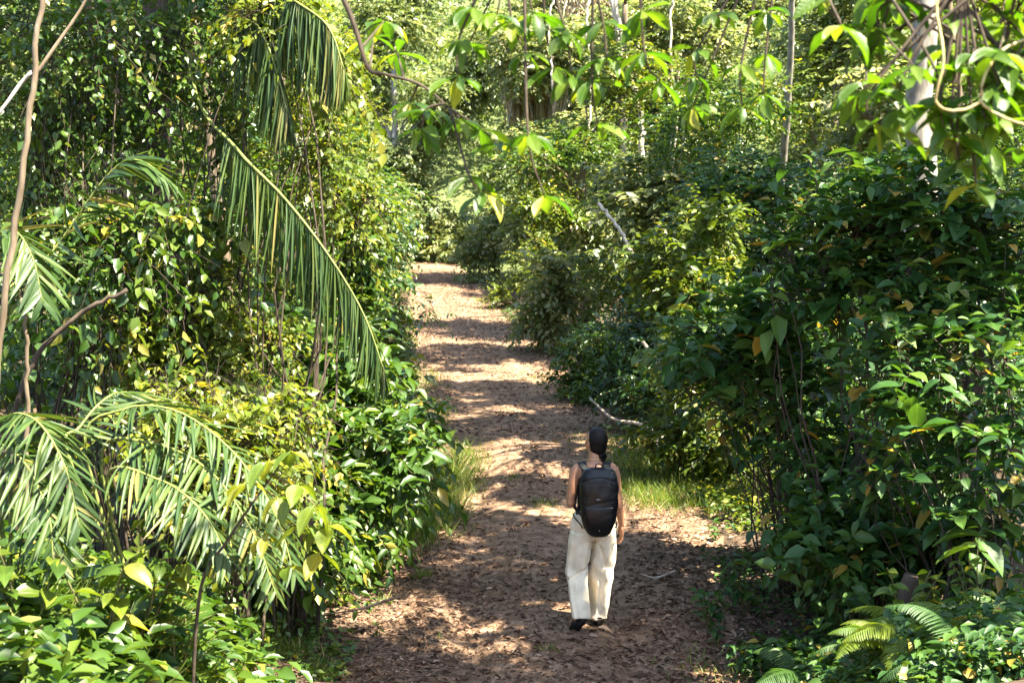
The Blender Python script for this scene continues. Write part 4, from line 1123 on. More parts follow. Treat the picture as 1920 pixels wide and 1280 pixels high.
thicket('shaded big-leaved bush in the middle of the right thicket', 2.75, 12.4, [(1420, 560, 12.4, 90, 50), (1480, 640, 12.4, 110, 60), (1400, 680, 12.4, 100, 50), (1340, 640, 12.6, 80, 50), (1460, 740, 12.2, 110, 50)], 1700, 33)
thicket('dark big-leaved bush low on the right edge', 3.45, 10.2, [(1820, 700, 10.2, 120, 70), (1700, 680, 10.4, 110, 70), (1860, 800, 10, 100, 60), (1740, 780, 10.2, 100, 60), (1800, 900, 10, 110, 60), (1890, 960, 9.8, 80, 60), (1680, 880, 10.4, 90, 60)], 1300, 34, 280)
thicket('leafy outer bush of the right thicket leaning to the track', 3.1, 13.8, [(1350, 720, 13.6, 75, 45), (1420, 770, 13.4, 80, 45), (1310, 670, 13.8, 55, 45), (1520, 830, 13.2, 80, 40)], 1400, 35, 280)
thicket('gloomy bush deep under the right thicket', 3.3, 12.2, [(1560, 800, 12.2, 110, 60), (1640, 860, 12, 110, 60), (1540, 900, 12, 100, 50), (1700, 930, 11.6, 110, 60), (1560, 960, 12, 70, 35), (1640, 990, 11.4, 80, 35)], 1000, 36, 220)
vb('fine-twigged dark undergrowth behind the right thicket', 4.6, 15.2, [(1620, 720, 15.2, 100, 80), (1660, 640, 15.2, 120, 100), (1740, 720, 15, 120, 110), (1660, 860, 14.6, 110, 60), (1720, 880, 14.6, 130, 80), (1850, 760, 14.6, 100, 120), (1640, 480, 15.6, 140, 80), (1800, 520, 15.6, 120, 100)], 'dark', 8200, 37)

# ------------------------------------------------------------------ palms
def palm_loc(px, py, Y):
    p = W(px, py, Y); return p
# tall palm: crown above the frame, fronds hanging down into it
px_, py_ = -3.15, 12.3
zb = float(gz(px_, py_))
pal = thing('tall_palm', 'tall palm on the left whose long fronds droop beside the track', 'palm', (px_, py_, zb - .05))
base = np.array((px_, py_, zb - .05))
a = Acc(); tp = smooth_path([(0, 0, 0), (.05, .03, 2.2), (.12, .0, 4.4), (.22, -.05, 6.2)], 30)
tube(a, tp, .085 + .012 * (np.arange(30) % 2), 12); link('trunk', a.mesh('trunk'), M['bark_dark'], pal)
top = tp[-1]
rng = np.random.default_rng(9)
def fr(rows, n, L, w, hang, spread=.6, single=True, rach=.016, t0=.12):
    pts = [W(*r) - base for r in rows]
    return frond(pal, rng, [top + (0, 0, -.02)] + pts, n, L, w, M['palm'], hang, spread, rach, single, t0=t0)
fr([(360, 150, 11.4), (440, 275, 10.7), (530, 368, 10.4), (610, 470, 10.2), (680, 585, 10.1), (722, 700, 10.0)], 138, .66, .016, 2.4, .55, t0=.30)
fr([(460, -60, 11.4), (550, 0, 10.6), (615, 50, 10.4), (645, 130, 10.3)], 110, .66, .017, 2.4, .5, False, t0=.30)
fr([(430, -20, 11.6), (490, 60, 10.8), (520, 140, 10.6), (538, 210, 10.5)], 100, .64, .017, 2.3, .5, False, t0=.3)
fr([(250, -30, 12.0), (150, 120, 11.7), (80, 260, 11.4), (40, 400, 11.2), (20, 500, 11.1)], 60, .55, .030, 1.4, .6, False, t0=.3)
fr([(330, -60, 13.0), (300, 40, 13.4), (280, 150, 13.6)], 50, .6, .03, 1.6, .6, False, t0=.3)

# young palms low on the left
def young_palm(lab, bx, by, fronds, seed, L=.34, w=.030, hang=.35, n=34, single=True):
    z = float(gz(bx, by)); b = np.array((bx, by, z))
    o_ = thing('young_palm', lab, 'palm', (bx, by, z), 0, 'young palms on the left bank')
    r_ = np.random.default_rng(seed)
    for rows in fronds:
        pts = [W(*q_) - b for q_ in rows]
        frond(o_, r_, [np.array((r_.normal() * .03, r_.normal() * .03, 0.0))] + pts, n, L, w, M['palm'], hang, .95, .011, single, t0=.34)
    return o_
young_palm('young palm arching its sunlit fronds over the lower left bank', -2.1, 7.9, [
    [(160, 840, 7.9), (230, 768, 7.9), (330, 770, 7.8), (430, 840, 7.7), (510, 950, 7.6), (552, 1075, 7.5)],
    [(190, 860, 7.9), (280, 830, 7.8), (390, 880, 7.6), (470, 990, 7.4), (520, 1120, 7.3)],
    [(130, 860, 7.8), (150, 800, 7.9), (210, 740, 8.1), (280, 745, 8.3), (350, 800, 8.4)],
    [(200, 900, 7.7), (300, 900, 7.5), (380, 960, 7.3), (430, 1050, 7.2)]], 51, n=46, w=.022)
young_palm('young palm with drooping shaded fronds at the left edge', -2.75, 7.5, [
    [(30, 850, 7.5), (20, 780, 7.4), (70, 790, 7.2), (120, 870, 7.1), (150, 990, 7.0)],
    [(0, 900, 7.4), (-20, 830, 7.3), (40, 860, 7.1), (90, 960, 7.0), (100, 1060, 6.9)],
    [(10, 880, 7.5), (-60, 800, 7.5), (-130, 840, 7.4), (-180, 940, 7.3)]], 52, n=44, w=.022)
young_palm('palm with one bright frond high at the left edge', -3.75, 9.7, [
    [(-40, 620, 9.7), (-30, 480, 9.6), (20, 430, 9.5), (60, 480, 9.4), (80, 570, 9.3)],
    [(-40, 640, 9.8), (100, 470, 10.0), (200, 330, 10.0), (260, 300, 10.0), (330, 350, 10.0)]], 53, L=.45, w=.034, n=36)

def dead_frond(lab, rows, seed, n=26):
    p = [W(*q_) for q_ in rows]
    for q_ in p: q_[2] = max(q_[2], float(surf(q_[0], q_[1])) + .03)
    b = p[0].copy(); b[2] = float(surf(b[0], b[1]))
    o_ = thing('dead_palm_frond', lab, 'palm frond', b, 0, 'dry fallen palm fronds')
    frond(o_, np.random.default_rng(seed), [q_ - b for q_ in p], n, .34, .026, M['dryfrond'], .35, .5, .012, True, t0=.2, rmat='deadwood')
def ground_px(px, py):
    """where the ray through a photo pixel meets the ground"""
    for Y in np.linspace(3, 70, 2400):
        p = W(px, py, Y)
        if p[2] <= float(surf(p[0], p[1])): return p
    return p
for lab, pts, sd in (('brown dry palm frond lying along the bottom left edge of the path', [(240, 1290, 8.8), (330, 1230, 9.0), (420, 1240, 9.2), (500, 1290, 9.3)], 61),
                     ('shorter dry palm frond lying under the low leaves at bottom left', [(200, 1240, 8.9), (290, 1200, 9.3), (370, 1200, 9.5), (430, 1225, 9.6)], 62)):
    dead_frond(lab, pts, sd)

# ------------------------------------------------------------------ foreground branches hanging into the top of the frame
def whorl(o_, r_, c, n, L, mat, tilt=-.35, tms=LLONG, wr=.40, axis=None):
    A = {q_: [] for q_ in 'PDNLW'}
    a0 = r_.random() * 6.28
    for k in range(n):
        az = a0 + k * 6.28 / n + r_.normal() * .25
        d_ = np.array((math.cos(az), math.sin(az), tilt + r_.normal() * .28))
        if axis is not None: d_ = d_ + axis * .5
        l = L * r_.uniform(.65, 1.15)
        A['P'].append(c + nrm(d_) * .012); A['D'].append(d_); A['N'].append(np.array((0, 0, 1)) + r_.normal(size=3) * .25); A['L'].append(l); A['W'].append(l * wr * r_.uniform(.85, 1.15))
    A = {q_: np.array(v_) for q_, v_ in A.items()}
    single_leaves(o_, r_, A, np.arange(n), tms, mat)

def overhang(lab, bx, by, mainrows, twigs, seed, L=.15, mat='over', twmat='twig_dark', n=(5, 7), wr=.40, tr=.10, tms=LLONG, cat='tree', name='overhanging_tree'):
    """tree standing just outside the frame; its limb comes in over the view. twigs: (start index on the limb 0..1, [rows])"""
    z = float(gz(bx, by)); b = np.array((bx, by, z - .05))
    o_ = thing(name, lab, cat, b)
    r_ = np.random.default_rng(seed)
    main = smooth_path([W(*q_) - b for q_ in mainrows], 40)
    a = Acc(); t_ = smooth_path([(0, 0, 0), main[0] * (.1, .1, .35), main[0] * (.35, .35, .72), main[0]], 16)
    tube(a, t_, np.linspace(tr, tr * .4, 16), 10); link('trunk', a.mesh('trunk'), M['bark_mid'], o_)
    a = Acc(); tube(a, main, np.interp(np.linspace(0, 1, 40), [0, .3, 1], [tr * .4, tr * .10, .004]), 7); link('limb', a.mesh('limb'), M[twmat], o_)
    for s, rows in twigs:
        st = main[int(s * 39)]
        ends = [W(*q_) - b for q_ in rows]
        p = smooth_path([st] + ends, 4 + 5 * len(ends))
        a = Acc(); tube(a, p, np.linspace(.006, .0028, len(p)), 5); link('twig', a.mesh('twig'), M[twmat], o_)
        for e in ends:
            ax = nrm(p[-1] - p[-3])
            whorl(o_, r_, e, r_.integers(n[0], n[1] + 1), L, M[mat], axis=ax * .4, wr=wr, tms=tms)
    return o_
overhang('overhanging branch of green leaves dipping in at top left of centre', -2.9, 4.6,
         [(300, -420, 5.2), (520, -260, 5.2), (640, -10, 5.2), (668, 60, 5.2), (690, 128, 5.2), (720, 139, 5.2), (790, 160, 5.2), (855, 215, 5.2)],
         [(1.0, [(858, 222, 5.2)]), (.97, [(800, 205, 5.2), (790, 240, 5.2)]), (.98, [(900, 240, 5.25), (930, 268, 5.2)]), (.85, [(770, 190, 5.3)]), (.6, [(700, 70, 5.3)]),
          (.5, [(720, 40, 5.4)]), (.8, [(745, 100, 5.35)]), (.98, [(880, 330, 5.1), (908, 360, 5.1)])], 71, .108)
overhang('overhanging branches with leaf whorls along the top centre', 3.0, 4.4,
         [(1900, -620, 4.7), (1500, -420, 4.9), (1250, -180, 5.0), (1050, -90, 5.0), (880, -40, 5.0)],
         [(.98, [(885, 12, 5.0)]), (.95, [(860, 75, 5.05), (858, 141, 5.0)]), (.92, [(932, 28, 5.0)]), (.9, [(960, 40, 5.0), (985, 98, 5.0)]), (.86, [(998, 22, 5.0)]),
          (.82, [(1022, 50, 5.05), (1040, 125, 5.0)]), (.8, [(1060, 60, 5.0), (1072, 142, 5.0)]), (.85, [(990, 250, 4.9), (1020, 366, 4.9)]), (.7, [(1130, 40, 5.0), (1137, 108, 5.0)]),
          (.68, [(1110, 150, 5.0), (1120, 232, 5.0)]), (.6, [(1205, 18, 5.0)]), (.58, [(1208, 98, 5.0), (1238, 152, 5.0)]), (.9, [(880, 80, 5.1)])], 72, .108)
overhang('overhanging spray of leaf whorls right of the top centre', 3.3, 5.0,
         [(2000, -520, 5.3), (1700, -300, 5.3), (1500, -120, 5.3), (1380, -40, 5.3)],
         [(1.0, [(1337, 22, 5.3)]), (.95, [(1310, 90, 5.3), (1304, 142, 5.3)]), (.93, [(1300, 198, 5.3)]), (.85, [(1390, 120, 5.3), (1391, 198, 5.3)]), (.8, [(1438, 20, 5.3)]), (.78, [(1436, 100, 5.3), (1431, 176, 5.3)])], 73, .105)
# close leafy tangle in the top right corner with bare tan vines
rr = np.random.default_rng(74)
tw = []
for k in range(26):
    s_ = rr.uniform(.25, 1.0)
    x_ = rr.uniform(1570, 1930); y_ = rr.uniform(-20, 300)
    if 1685 < x_ < 1765 and k % 3: x_ += 130
    tw.append((s_, [(x_ + rr.normal() * 25, y_ - 70, 4.3 + rr.normal() * .12), (x_, y_, 4.25 + rr.normal() * .15)]))
for x_, y_ in ((1700, 200), (1790, 260), (1800, 310), (1830, 345), (1770, 240), (1850, 270), (1640, 230), (1880, 230)):
    tw.append((.6, [(x_ - 5, y_ - 60, 4.2), (x_, y_, 4.2)]))
overhang('close tangle of large leaves hanging in the top right corner', 2.7, 3.9,
         [(2250, -420, 4.0), (2050, -160, 4.1), (1860, -60, 4.2), (1720, -50, 4.25), (1600, -30, 4.3)], tw, 74, .125, n=(3, 4), wr=.42, tms=LNEAR)
def vine(name, lab, rows, r, mat, group=None, cat='vine', n=40, jit=.01, seed=0):
    p = smooth_path([W(*q_) for q_ in rows], n)
    p += np.random.default_rng(seed).normal(size=p.shape) * jit
    b = p[np.argmin(p[:, 2])].copy()
    a = Acc(); tube(a, p - b, r, 7)
    o_ = link(name, a.mesh(name), M[mat], loc=b)
    return tag(o_, lab, cat, group)
vine('bare_vine', 'bare tan vine looping among the top right leaves', [(1800, -60, 4.15), (1757, 7, 4.15), (1770, 111, 4.1), (1754, 188, 4.1), (1791, 208, 4.1), (1838, 191, 4.1), (1844, 148, 4.1), (1881, 94, 4.15), (1960, 60, 4.2)], .0042, 'twig_tan', 'tan vines', jit=.001)
vine('bare_vine', 'straight tan vine slanting off the top right leaves to the frame edge', [(1838, 191, 4.1), (1870, 215, 4.1), (1925, 236, 4.1), (2010, 260, 4.1)], .004, 'twig_tan', 'tan vines', jit=.001)

# ------------------------------------------------------------------ lianas and dry vines in the sunlit middle
vine('liana', 'long pale liana hanging straight down right of the top centre', [(1150, -40, 33), (1163, 60, 33), (1170, 180, 33), (1171, 300, 33), (1178, 420, 33), (1188, 520, 33), (1200, 590, 33)], .055, 'liana', 'pale lianas', jit=.02)
vine('liana', 'pale twisted liana leaning right beside the longest one', [(1140, -40, 36), (1165, 80, 36), (1190, 170, 36), (1205, 240, 36), (1195, 330, 36)], .07, 'liana', 'pale lianas', jit=.03, seed=2)
vine('liana', 'short pale vine dangling in front of the dry curtain', [(1045, -30, 40), (1030, 40, 40), (1034, 120, 40), (1036, 180, 40)], .03, 'liana', 'pale lianas', jit=.02, seed=3)
vine('liana', 'thin pale vine hanging just right of the dry curtain, left of the long liana', [(1105, -30, 38), (1100, 60, 38), (1108, 150, 38), (1104, 260, 38)], .032, 'liana', 'pale lianas', jit=.02, seed=4)
vine('liana', 'thin pale vine hanging below the leaf whorls right of the liana', [(1262, -30, 34), (1258, 90, 34), (1270, 210, 34), (1262, 330, 34), (1275, 430, 34)], .028, 'liana', 'pale lianas', jit=.02, seed=5)
vine('liana', 'slanting pale vine in the bushes left of the right thicket', [(1120, 380, 24), (1160, 430, 23.6), (1200, 520, 23.2), (1190, 590, 23)], .03, 'liana', 'pale lianas', jit=.015, seed=6)
def dry_curtain(lab, x0, x1, y0, y1, Y, n, seed):
    r_ = np.random.default_rng(seed)
    b = W((x0 + x1) / 2, y1, Y)
    o_ = thing('dry_vine_curtain', lab, 'vine', b, 0, 'dry vine curtains')
    a = Acc()
    for k in range(n):
        px = r_.uniform(x0, x1); t = y0 + r_.uniform(0, .4) * (y1 - y0); e = r_.uniform(.55, 1.05) * (y1 - y0) + y0
        dx = r_.normal() * 12
        p = smooth_path([W(px - dx, t, Y + r_.normal() * .5) - b, W(px + r_.normal() * 7, (t + e) / 2, Y + r_.normal() * .4) - b, W(px + dx * .4, e, Y + r_.normal() * .4) - b], 7)
        tube(a, p, r_.uniform(.012, .034), 4, r_.random(), False)
    link('strands', a.mesh('strands'), M['dryvine'], o_, 'stuff')
    a = Acc()
    P = np.array([W(r_.uniform(x0, x1), r_.uniform(y0, y1 * .8), Y + r_.normal() * .4) - b for _ in range(n * 5)])
    D = r_.normal(size=P.shape); D[:, 2] -= .8
    scatter(a, L2, P, D, r_.normal(size=P.shape), r_.uniform(.08, .22, len(P)), .06, r_.random(len(P)))
    link('withered_leaves', a.mesh('withered_leaves'), M['dryvine'], o_, 'stuff')
dry_curtain('dry beige vine curtain hanging left of the long liana', 950, 1060, 60, 235, 47, 300, 81)
dry_curtain('dry straw-coloured vine tangle at the very top beside the liana', 1060, 1200, -40, 130, 46, 320, 82)
dry_curtain('dry beige vines trailing to the right of the long liana', 1180, 1290, -30, 210, 45, 280, 83)

# slender leaning stems at the far left
def pole(lab, rows, r, mat, seed=0, group='slender stems at the far left'):
    p = smooth_path([W(*q_) for q_ in rows], 24)
    g = p[-1].copy(); g[2] = float(gz(g[0], g[1])) - .05
    if p[-1][2] > g[2] + .1: p = np.vstack([p, [(p[-1] + g) / 2], [g]])
    p[:-1] += np.random.default_rng(seed).normal(size=p[:-1].shape) * .006
    b = p[-1].copy(); a = Acc(); tube(a, p - b, np.linspace(r * .8, r * 1.15, len(p)), 8)
    o_ = thing('slender_tree', lab, 'tree', b, 0, group)
    link('trunk', a.mesh('trunk'), M[mat], o_)
    return o_, b
o_, b_ = pole('slender pale leaning tree at the left edge with a forked branch', [(85, -60, 9.0), (70, 75, 9.0), (62, 160, 9.0), (48, 280, 9.0), (25, 430, 9.0), (5, 600, 9.0), (-15, 760, 9.0)], .021, 'bark_mid')
a = Acc(); tube(a, smooth_path([W(60, 150, 9.0) - b_, W(105, 85, 9.05) - b_, W(150, 20, 9.1) - b_, W(180, -40, 9.1) - b_], 10), np.linspace(.014, .008, 10), 7); link('branch', a.mesh('branch'), M['bark_mid'], o_)
a = Acc(); tube(a, smooth_path([W(-20, 235, 8.9) - b_, W(15, 190, 8.95) - b_, W(40, 155, 9.0) - b_, W(60, 135, 9.0) - b_], 10), np.linspace(.010, .014, 10), 7); link('branch', a.mesh('branch'), M['bark_pale'], o_)
pole('slim brown stem standing behind the shaded young palm', [(40, 560, 9.3), (50, 650, 9.3), (52, 760, 9.3), (50, 900, 9.3)], .015, 'bark_mid', 3)
pole('dark bough slanting up to the right across the left shade', [(240, 545, 9.6), (170, 575, 9.6), (100, 630, 9.6), (50, 700, 9.6), (20, 800, 9.6)], .018, 'bark_dark', 4)
pole('pale grey stem in the shade above the young palm fronds', [(222, 480, 12.5), (225, 600, 12.5), (224, 740, 12.5), (225, 860, 12.5)], .030, 'bark_pale', 5)
pole('thin pale stem right of the grey one above the palm fronds', [(284, 500, 12.8), (286, 620, 12.8), (285, 760, 12.8), (286, 860, 12.8)], .018, 'bark_pale', 6)

vb('low leafy bush covering the foot of the thicket beside the ferns', 2.95, 10.9, [(1600, 1030, 10.9, 100, 40), (1700, 1010, 10.9, 90, 50), (1540, 1000, 11.1, 70, 40), (1790, 1020, 10.6, 80, 50)], 'teal', 2600, 38, lscale=1.2, tm=L8)
vb('low leafy bush under the thicket edge beside the sunny side track', 3.05, 12.2, [(1580, 985, 12.2, 60, 35), (1640, 950, 12.2, 70, 45), (1610, 1005, 12, 55, 22), (1710, 960, 12, 65, 40)], 'teal', 2400, 39, lscale=1.2, tm=L8)

# ------------------------------------------------------------------ low plants, ferns, grass, litter
hb = [
    # name, label, px, py, dist, stems, height, leaf, material, seed
    ('broad_leaf_plant', 'dark broad-leaved plant at the bottom left corner', 60, 1330, 6.9, 6, .64, .18, 'big_mid', 92, (0, 0)),
    ('broad_leaf_plant', 'broad-leaved plant with a pale large leaf beside the dry fronds', 190, 1320, 7.0, 5, .66, .20, 'big_mid', 93, (0, 0)),
    ('broad_leaf_plant', 'leafy plant in front of the young palm stems', 260, 1200, 7.4, 6, .66, .18, 'big_mid', 94, (.1, 0)),
    ('broad_leaf_plant', 'plant with drooping dark leaves over the dry fronds', 330, 1300, 7.6, 4, .52, .15, 'big_teal', 95, (.1, 0)),
    ('broad_leaf_plant', 'shaded plant at the left edge below the drooping palm', 20, 1150, 7.6, 5, .70, .13, 'big_teal', 96, (0, 0)),
    ('broad_leaf_plant', 'small plant between the two young palms', 120, 1120, 7.9, 5, .60, .13, 'big_mid', 97, (0, 0)),
    ('broad_leaf_plant', 'upright plant with lit leaves at the foot of the right thicket', 1700, 1180, 9.4, 6, .62, .16, 'big_mid', 101, (0, 0)),
    ('broad_leaf_plant', 'bright-leaved plant near the right edge above the ferns', 1830, 1160, 9.0, 6, .62, .16, 'big_mid', 102, (0, 0)),
    ('broad_leaf_plant', 'small-leaved plant at the right edge beside the dark stump', 1900, 1080, 9.6, 5, .55, .14, 'big_mid', 103, (0, 0)),
    ('broad_leaf_plant', 'dark green seedling group on the right path edge near the walker', 1330, 1110, 11.6, 6, .42, .13, 'big_teal', 104, (0, 0)),
    ('broad_leaf_plant', 'low teal plant beside the sunny side track', 1400, 1080, 12.0, 6, .50, .14, 'big_teal', 105, (0, 0)),
    ('broad_leaf_plant', 'three-leaved sapling under the outer thicket bush', 1500, 1060, 11.8, 5, .75, .15, 'big_teal', 106, (0, 0)),
    ('broad_leaf_plant', 'low shaded plant in the middle of the right verge', 1470, 1160, 10.6, 6, .34, .13, 'big_teal', 107, (0, 0)),
    ('broad_leaf_plant', 'low shaded plant left of the dark stump', 1580, 1130, 10.6, 6, .40, .13, 'big_teal', 108, (0, 0)),
    ('broad_leaf_plant', 'tiny dark plant at the right path edge nearest the camera', 1390, 1180, 10.6, 5, .26, .11, 'big_teal', 109, (0, 0)),
]
for nm, lab, px, py, Y, ns, h, lf, mt, sd, ln in hb:
    p = W(px, py, Y)
    herb(nm, lab, p[0], Y, ns, h, lf, M[mt], sd, per=7, lean=ln, group='broad-leaved plants on the verges')
# sapling leaning out over the left bank, its broad leaves lit from behind
bx, by = -1.72, 7.25
b = np.array((bx, by, float(gz(bx, by)) - .02))
sap = thing('sapling', 'sapling with broad yellow-green leaves leaning over the left bank', 'sapling', b)
r_ = np.random.default_rng(91)
main = smooth_path([(0, 0, 0)] + [W(*q_) - b for q_ in ((375, 1110, 7.2), (425, 1015, 7.15), (472, 945, 7.1), (515, 885, 7.1), (540, 850, 7.1))], 30)
a = Acc(); tube(a, main, np.linspace(.011, .004, 30), 6); link('stem', a.mesh('stem'), M['twig_dark'], sap)
for s_, ends in ((.98, [(545, 845)]), (.9, [(500, 865)]), (.85, [(560, 905)]), (.8, [(590, 945), (615, 985)]), (.72, [(520, 930)]), (.7, [(575, 985), (600, 1035)]), (.62, [(460, 905)]), (.5, [(500, 1000)]), (.45, [(540, 1060)])):
    st_ = main[int(s_ * 29)]
    p_ = smooth_path([st_] + [W(x_, y_, 7.05) - b for x_, y_ in ends], 8)
    a = Acc(); tube(a, p_, np.linspace(.004, .0025, 8), 5); link('twig', a.mesh('twig'), M['stem'], sap)
    for x_, y_ in ends:
        whorl(sap, r_, W(x_, y_, 7.05) - b, 3, .165, M['big_yellow'], tilt=-.7, tms=LNEAR, wr=.52)
# dark stump right
p = W(1705, 1190, 9.9)
z = float(gz(p[0], 9.9))
a = Acc(); sp_ = smooth_path([(0, 0, -.05), (.02, 0, .25), (-.02, .02, .5), (.0, .0, .66)], 14); tube(a, sp_, np.interp(np.arange(14), [0, 2, 8, 13], [.13, .085, .075, .05]), 10)
st = thing('stump', 'dark rotting stump among the leaves at lower right', 'stump', (p[0], 9.9, z)); link('trunk', a.mesh('trunk'), M['bark_dark'], st)

fl = [('large sunlit fern right of the bright one at the bottom edge', 1770, 9.2, 8, .62, 211, 'fern', .0), ('arching fern between the stump and the bright fern', 1690, 9.5, 8, .55, 212, 'fern_dark', .0),
      ('lacy fern at the right edge below the plants', 1890, 9.5, 8, .65, 213, 'fern', .0), ('shady fern left of the stump', 1545, 10.0, 7, .6, 214, 'fern_dark', .0), ('pale green fern at the bottom right nearest the camera', 1830, 8.6, 8, .62, 215, 'fern', 0),
      ('bright yellow-green fern in the sun at the bottom right', 1700, 8.6, 8, .55, 111, 'fern', .05), ('tall fern with one sunlit curling frond at bottom right', 1760, 8.6, 7, .60, 112, 'fern', .0),
      ('feathery fern at the bottom right corner', 1860, 8.0, 8, .60, 113, 'fern_dark', .0), ('fresh green fern left of the bright ones', 1570, 8.9, 7, .50, 114, 'fern', .0),
      ('small dim fern at the right path edge', 1500, 9.3, 7, .40, 115, 'fern_dark', 0), ('shaded fern under the right edge leaves', 1900, 9.0, 8, .6, 116, 'fern_dark', 0), ('low fern at the bottom edge right of the path', 1450, 9.2, 6, .34, 117, 'fern', 0),
      ('yellow fern-like weed in the sun on the left path edge', 770, 15.2, 8, .55, 118, 'fern', 0)]
for lab, px, Y, n, s, sd, mt, zo in fl:
    fern(lab, (px - 960) / F_PX * Y * 1.0, Y, n, s, sd, M[mt], zo, 'ferns')

r_ = np.random.default_rng(300)
ORD = ('nearest the camera', 'second from the camera', 'third from the camera', 'fourth from the camera', 'fifth from the camera', 'sixth from the camera', 'seventh from the camera', 'eighth from the camera', 'farthest from the camera')
for k in range(9):
    Y = 10.6 + k * .75 + r_.normal() * .15
    x_ = float(pc(Y) - np.interp(Y, PC_Y, PC_L)) - abs(r_.normal()) * .22 + .05
    herb('seedling', 'tiny green seedling in the litter on the left path edge, ' + ORD[k], x_, Y, 2, .16, .07, M['big_mid'], 310 + k, per=5, group='seedlings on the left path edge', cat='seedling')
for k in range(8):
    Y = 10.4 + k * .8 + r_.normal() * .15
    x_ = float(pc(Y) + np.interp(Y, PC_Y, PC_R)) + abs(r_.normal()) * .25 - .02
    herb('seedling', 'tiny dark seedling in the litter on the right path edge, ' + ORD[k if k < 7 else 8], x_, Y, 3, .20, .085, M['big_teal'], 330 + k, per=5, group='seedlings on the right path edge', cat='seedling')

def grass(name, lab, spots, seed, h=.22, mat='grass', w=.007):
    r_ = np.random.default_rng(seed); a = Acc()
    for x, y, rx, ry, n, hs in spots:
        u = r_.normal(size=(n, 2)) * .5
        X = x + u[:, 0] * rx; Y = y + u[:, 1] * ry
        P = np.stack([X, Y, surf(X, Y) - .01], -1)
        D = np.stack([r_.normal(size=n) * .6, r_.normal(size=n) * .6, np.ones(n)], -1)
        N = np.stack([r_.normal(size=n), r_.normal(size=n), np.full(n, .3)], -1)
        scatter(a, BLADE, P, D, N, h * hs * r_.uniform(.4, 1.25, n), w * r_.uniform(.7, 1.5, n), r_.random(n))
    o_ = link(name, a.mesh(name), M[mat], kind='stuff')
    return tag(o_, lab, 'grass')
def gp(px, py): 
    p = ground_px(px, py); return float(p[0]), float(p[1])
def spots(lst):
    return [(*gp(px, py), rx, ry, n, hs) for px, py, rx, ry, n, hs in lst]
grass('grass', 'fresh green grass fringing the left edge of the path', spots([(850, 900, .35, 1.2, 900, 1.1), (830, 960, .3, .8, 700, 1.1), (790, 990, .35, .6, 600, 1.2), (760, 1010, .4, .6, 500, 1.2), (870, 860, .3, 1.0, 500, .8), (800, 720, .3, 1.5, 300, .8), (810, 800, .3, 1.3, 400, .9)]), 121, .25)
grass('grass', 'sunlit straw-green grass beside the track right of the walker', spots([(1200, 880, .6, 1.2, 1100, .9), (1290, 900, .7, 1.0, 1300, 1.0), (1240, 940, .5, .6, 800, .9), (1350, 940, .5, .6, 1200, .9), (1400, 900, .5, .9, 1000, 1.0), (1330, 870, .6, 1.0, 900, 1.0), (1240, 850, .6, 1.0, 700, .9), (1170, 920, .2, .5, 350, .8), (1100, 820, .7, .8, 300, .3), (1180, 830, .5, .6, 300, .5)]), 122, .22)
grass('grass', 'rank grass in the bottom left corner', spots([(440, 1200, .3, .3, 700, 1.0), (500, 1190, .25, .3, 500, .8), (560, 1230, .25, .2, 200, .6), (600, 1270, .2, .2, 180, .5)]), 123, .26)
grass('grass', 'small grass tufts growing in the middle of the track', spots([(1020, 945, .22, .22, 160, .35), (960, 895, .15, .15, 90, .35), (700, 1080, .10, .08, 130, .7), (720, 1130, .08, .06, 90, .5), (790, 1085, .08, .08, 100, .6), (1030, 1218, .10, .05, 60, .3), (1010, 710, .5, .5, 160, .4), (960, 600, .4, 1.2, 200, .6), (930, 560, .4, 1.6, 220, .8), (830, 1200, .05, .05, 12, .4)]), 124, .20)
grass('grass', 'dim low grass under the ferns at bottom right', [((1420 - 960) / F_PX * 9.6, 9.6, .5, .5, 600, .5), ((1600 - 960) / F_PX * 9.4, 9.4, .6, .5, 800, .6), ((1800 - 960) / F_PX * 9.0, 9.0, .6, .5, 600, .6), ((1350 - 960) / F_PX * 10.6, 10.6, .35, .6, 300, .4)], 125, .22)
grass('grass', 'long shaded grass at the far bottom left', [((60 - 960) / F_PX * 7.2, 7.2, .4, .4, 500, 1.0), ((300 - 960) / F_PX * 8.0, 8.0, .5, .4, 500, .8), ((160 - 960) / F_PX * 7.6, 7.6, .4, .4, 500, 1.0)], 126, .38)

# ground cover: small herbs nobody could count, both verges
def cover(lab, side, n, seed, mat, L=.075):
    r_ = np.random.default_rng(seed)
    y = 7.5 + 30 * r_.random(n) ** 1.7
    d = r_.random(n) ** 1.3 * 2.6 + .12
    edge = np.where(side < 0, -np.interp(y, PC_Y, PC_L), np.interp(y, PC_Y, PC_R))
    x = pc(y) + edge + side * d
    k = (noise2(x, y, 1.6, 6) + .35 * np.clip(d, 0, 1.5) + r_.normal(size=n) * .12) > .02
    x, y, d = x[k], y[k], d[k]; n = len(x)
    z = gz(x, y) + r_.random(n) * (.05 + .22 * np.clip(d, 0, 1.2))
    P = np.stack([x, y, z], -1); D = r_.normal(size=(n, 3)); D[:, 2] *= .35
    N = r_.normal(size=(n, 3)) * .4 + (0, 0, 1)
    a = Acc(); scatter(a, L2, P, D, N, L * r_.uniform(.6, 1.5, n), L * .6, r_.random(n))
    return tag(link('ground_cover', a.mesh('ground_cover'), M[mat], kind='stuff'), lab, 'ground cover')
cover('low leafy ground cover along the left bank', -1, 15000, 131, 'mid')
cover('low leafy ground cover along the right verge', 1, 13000, 132, 'teal')

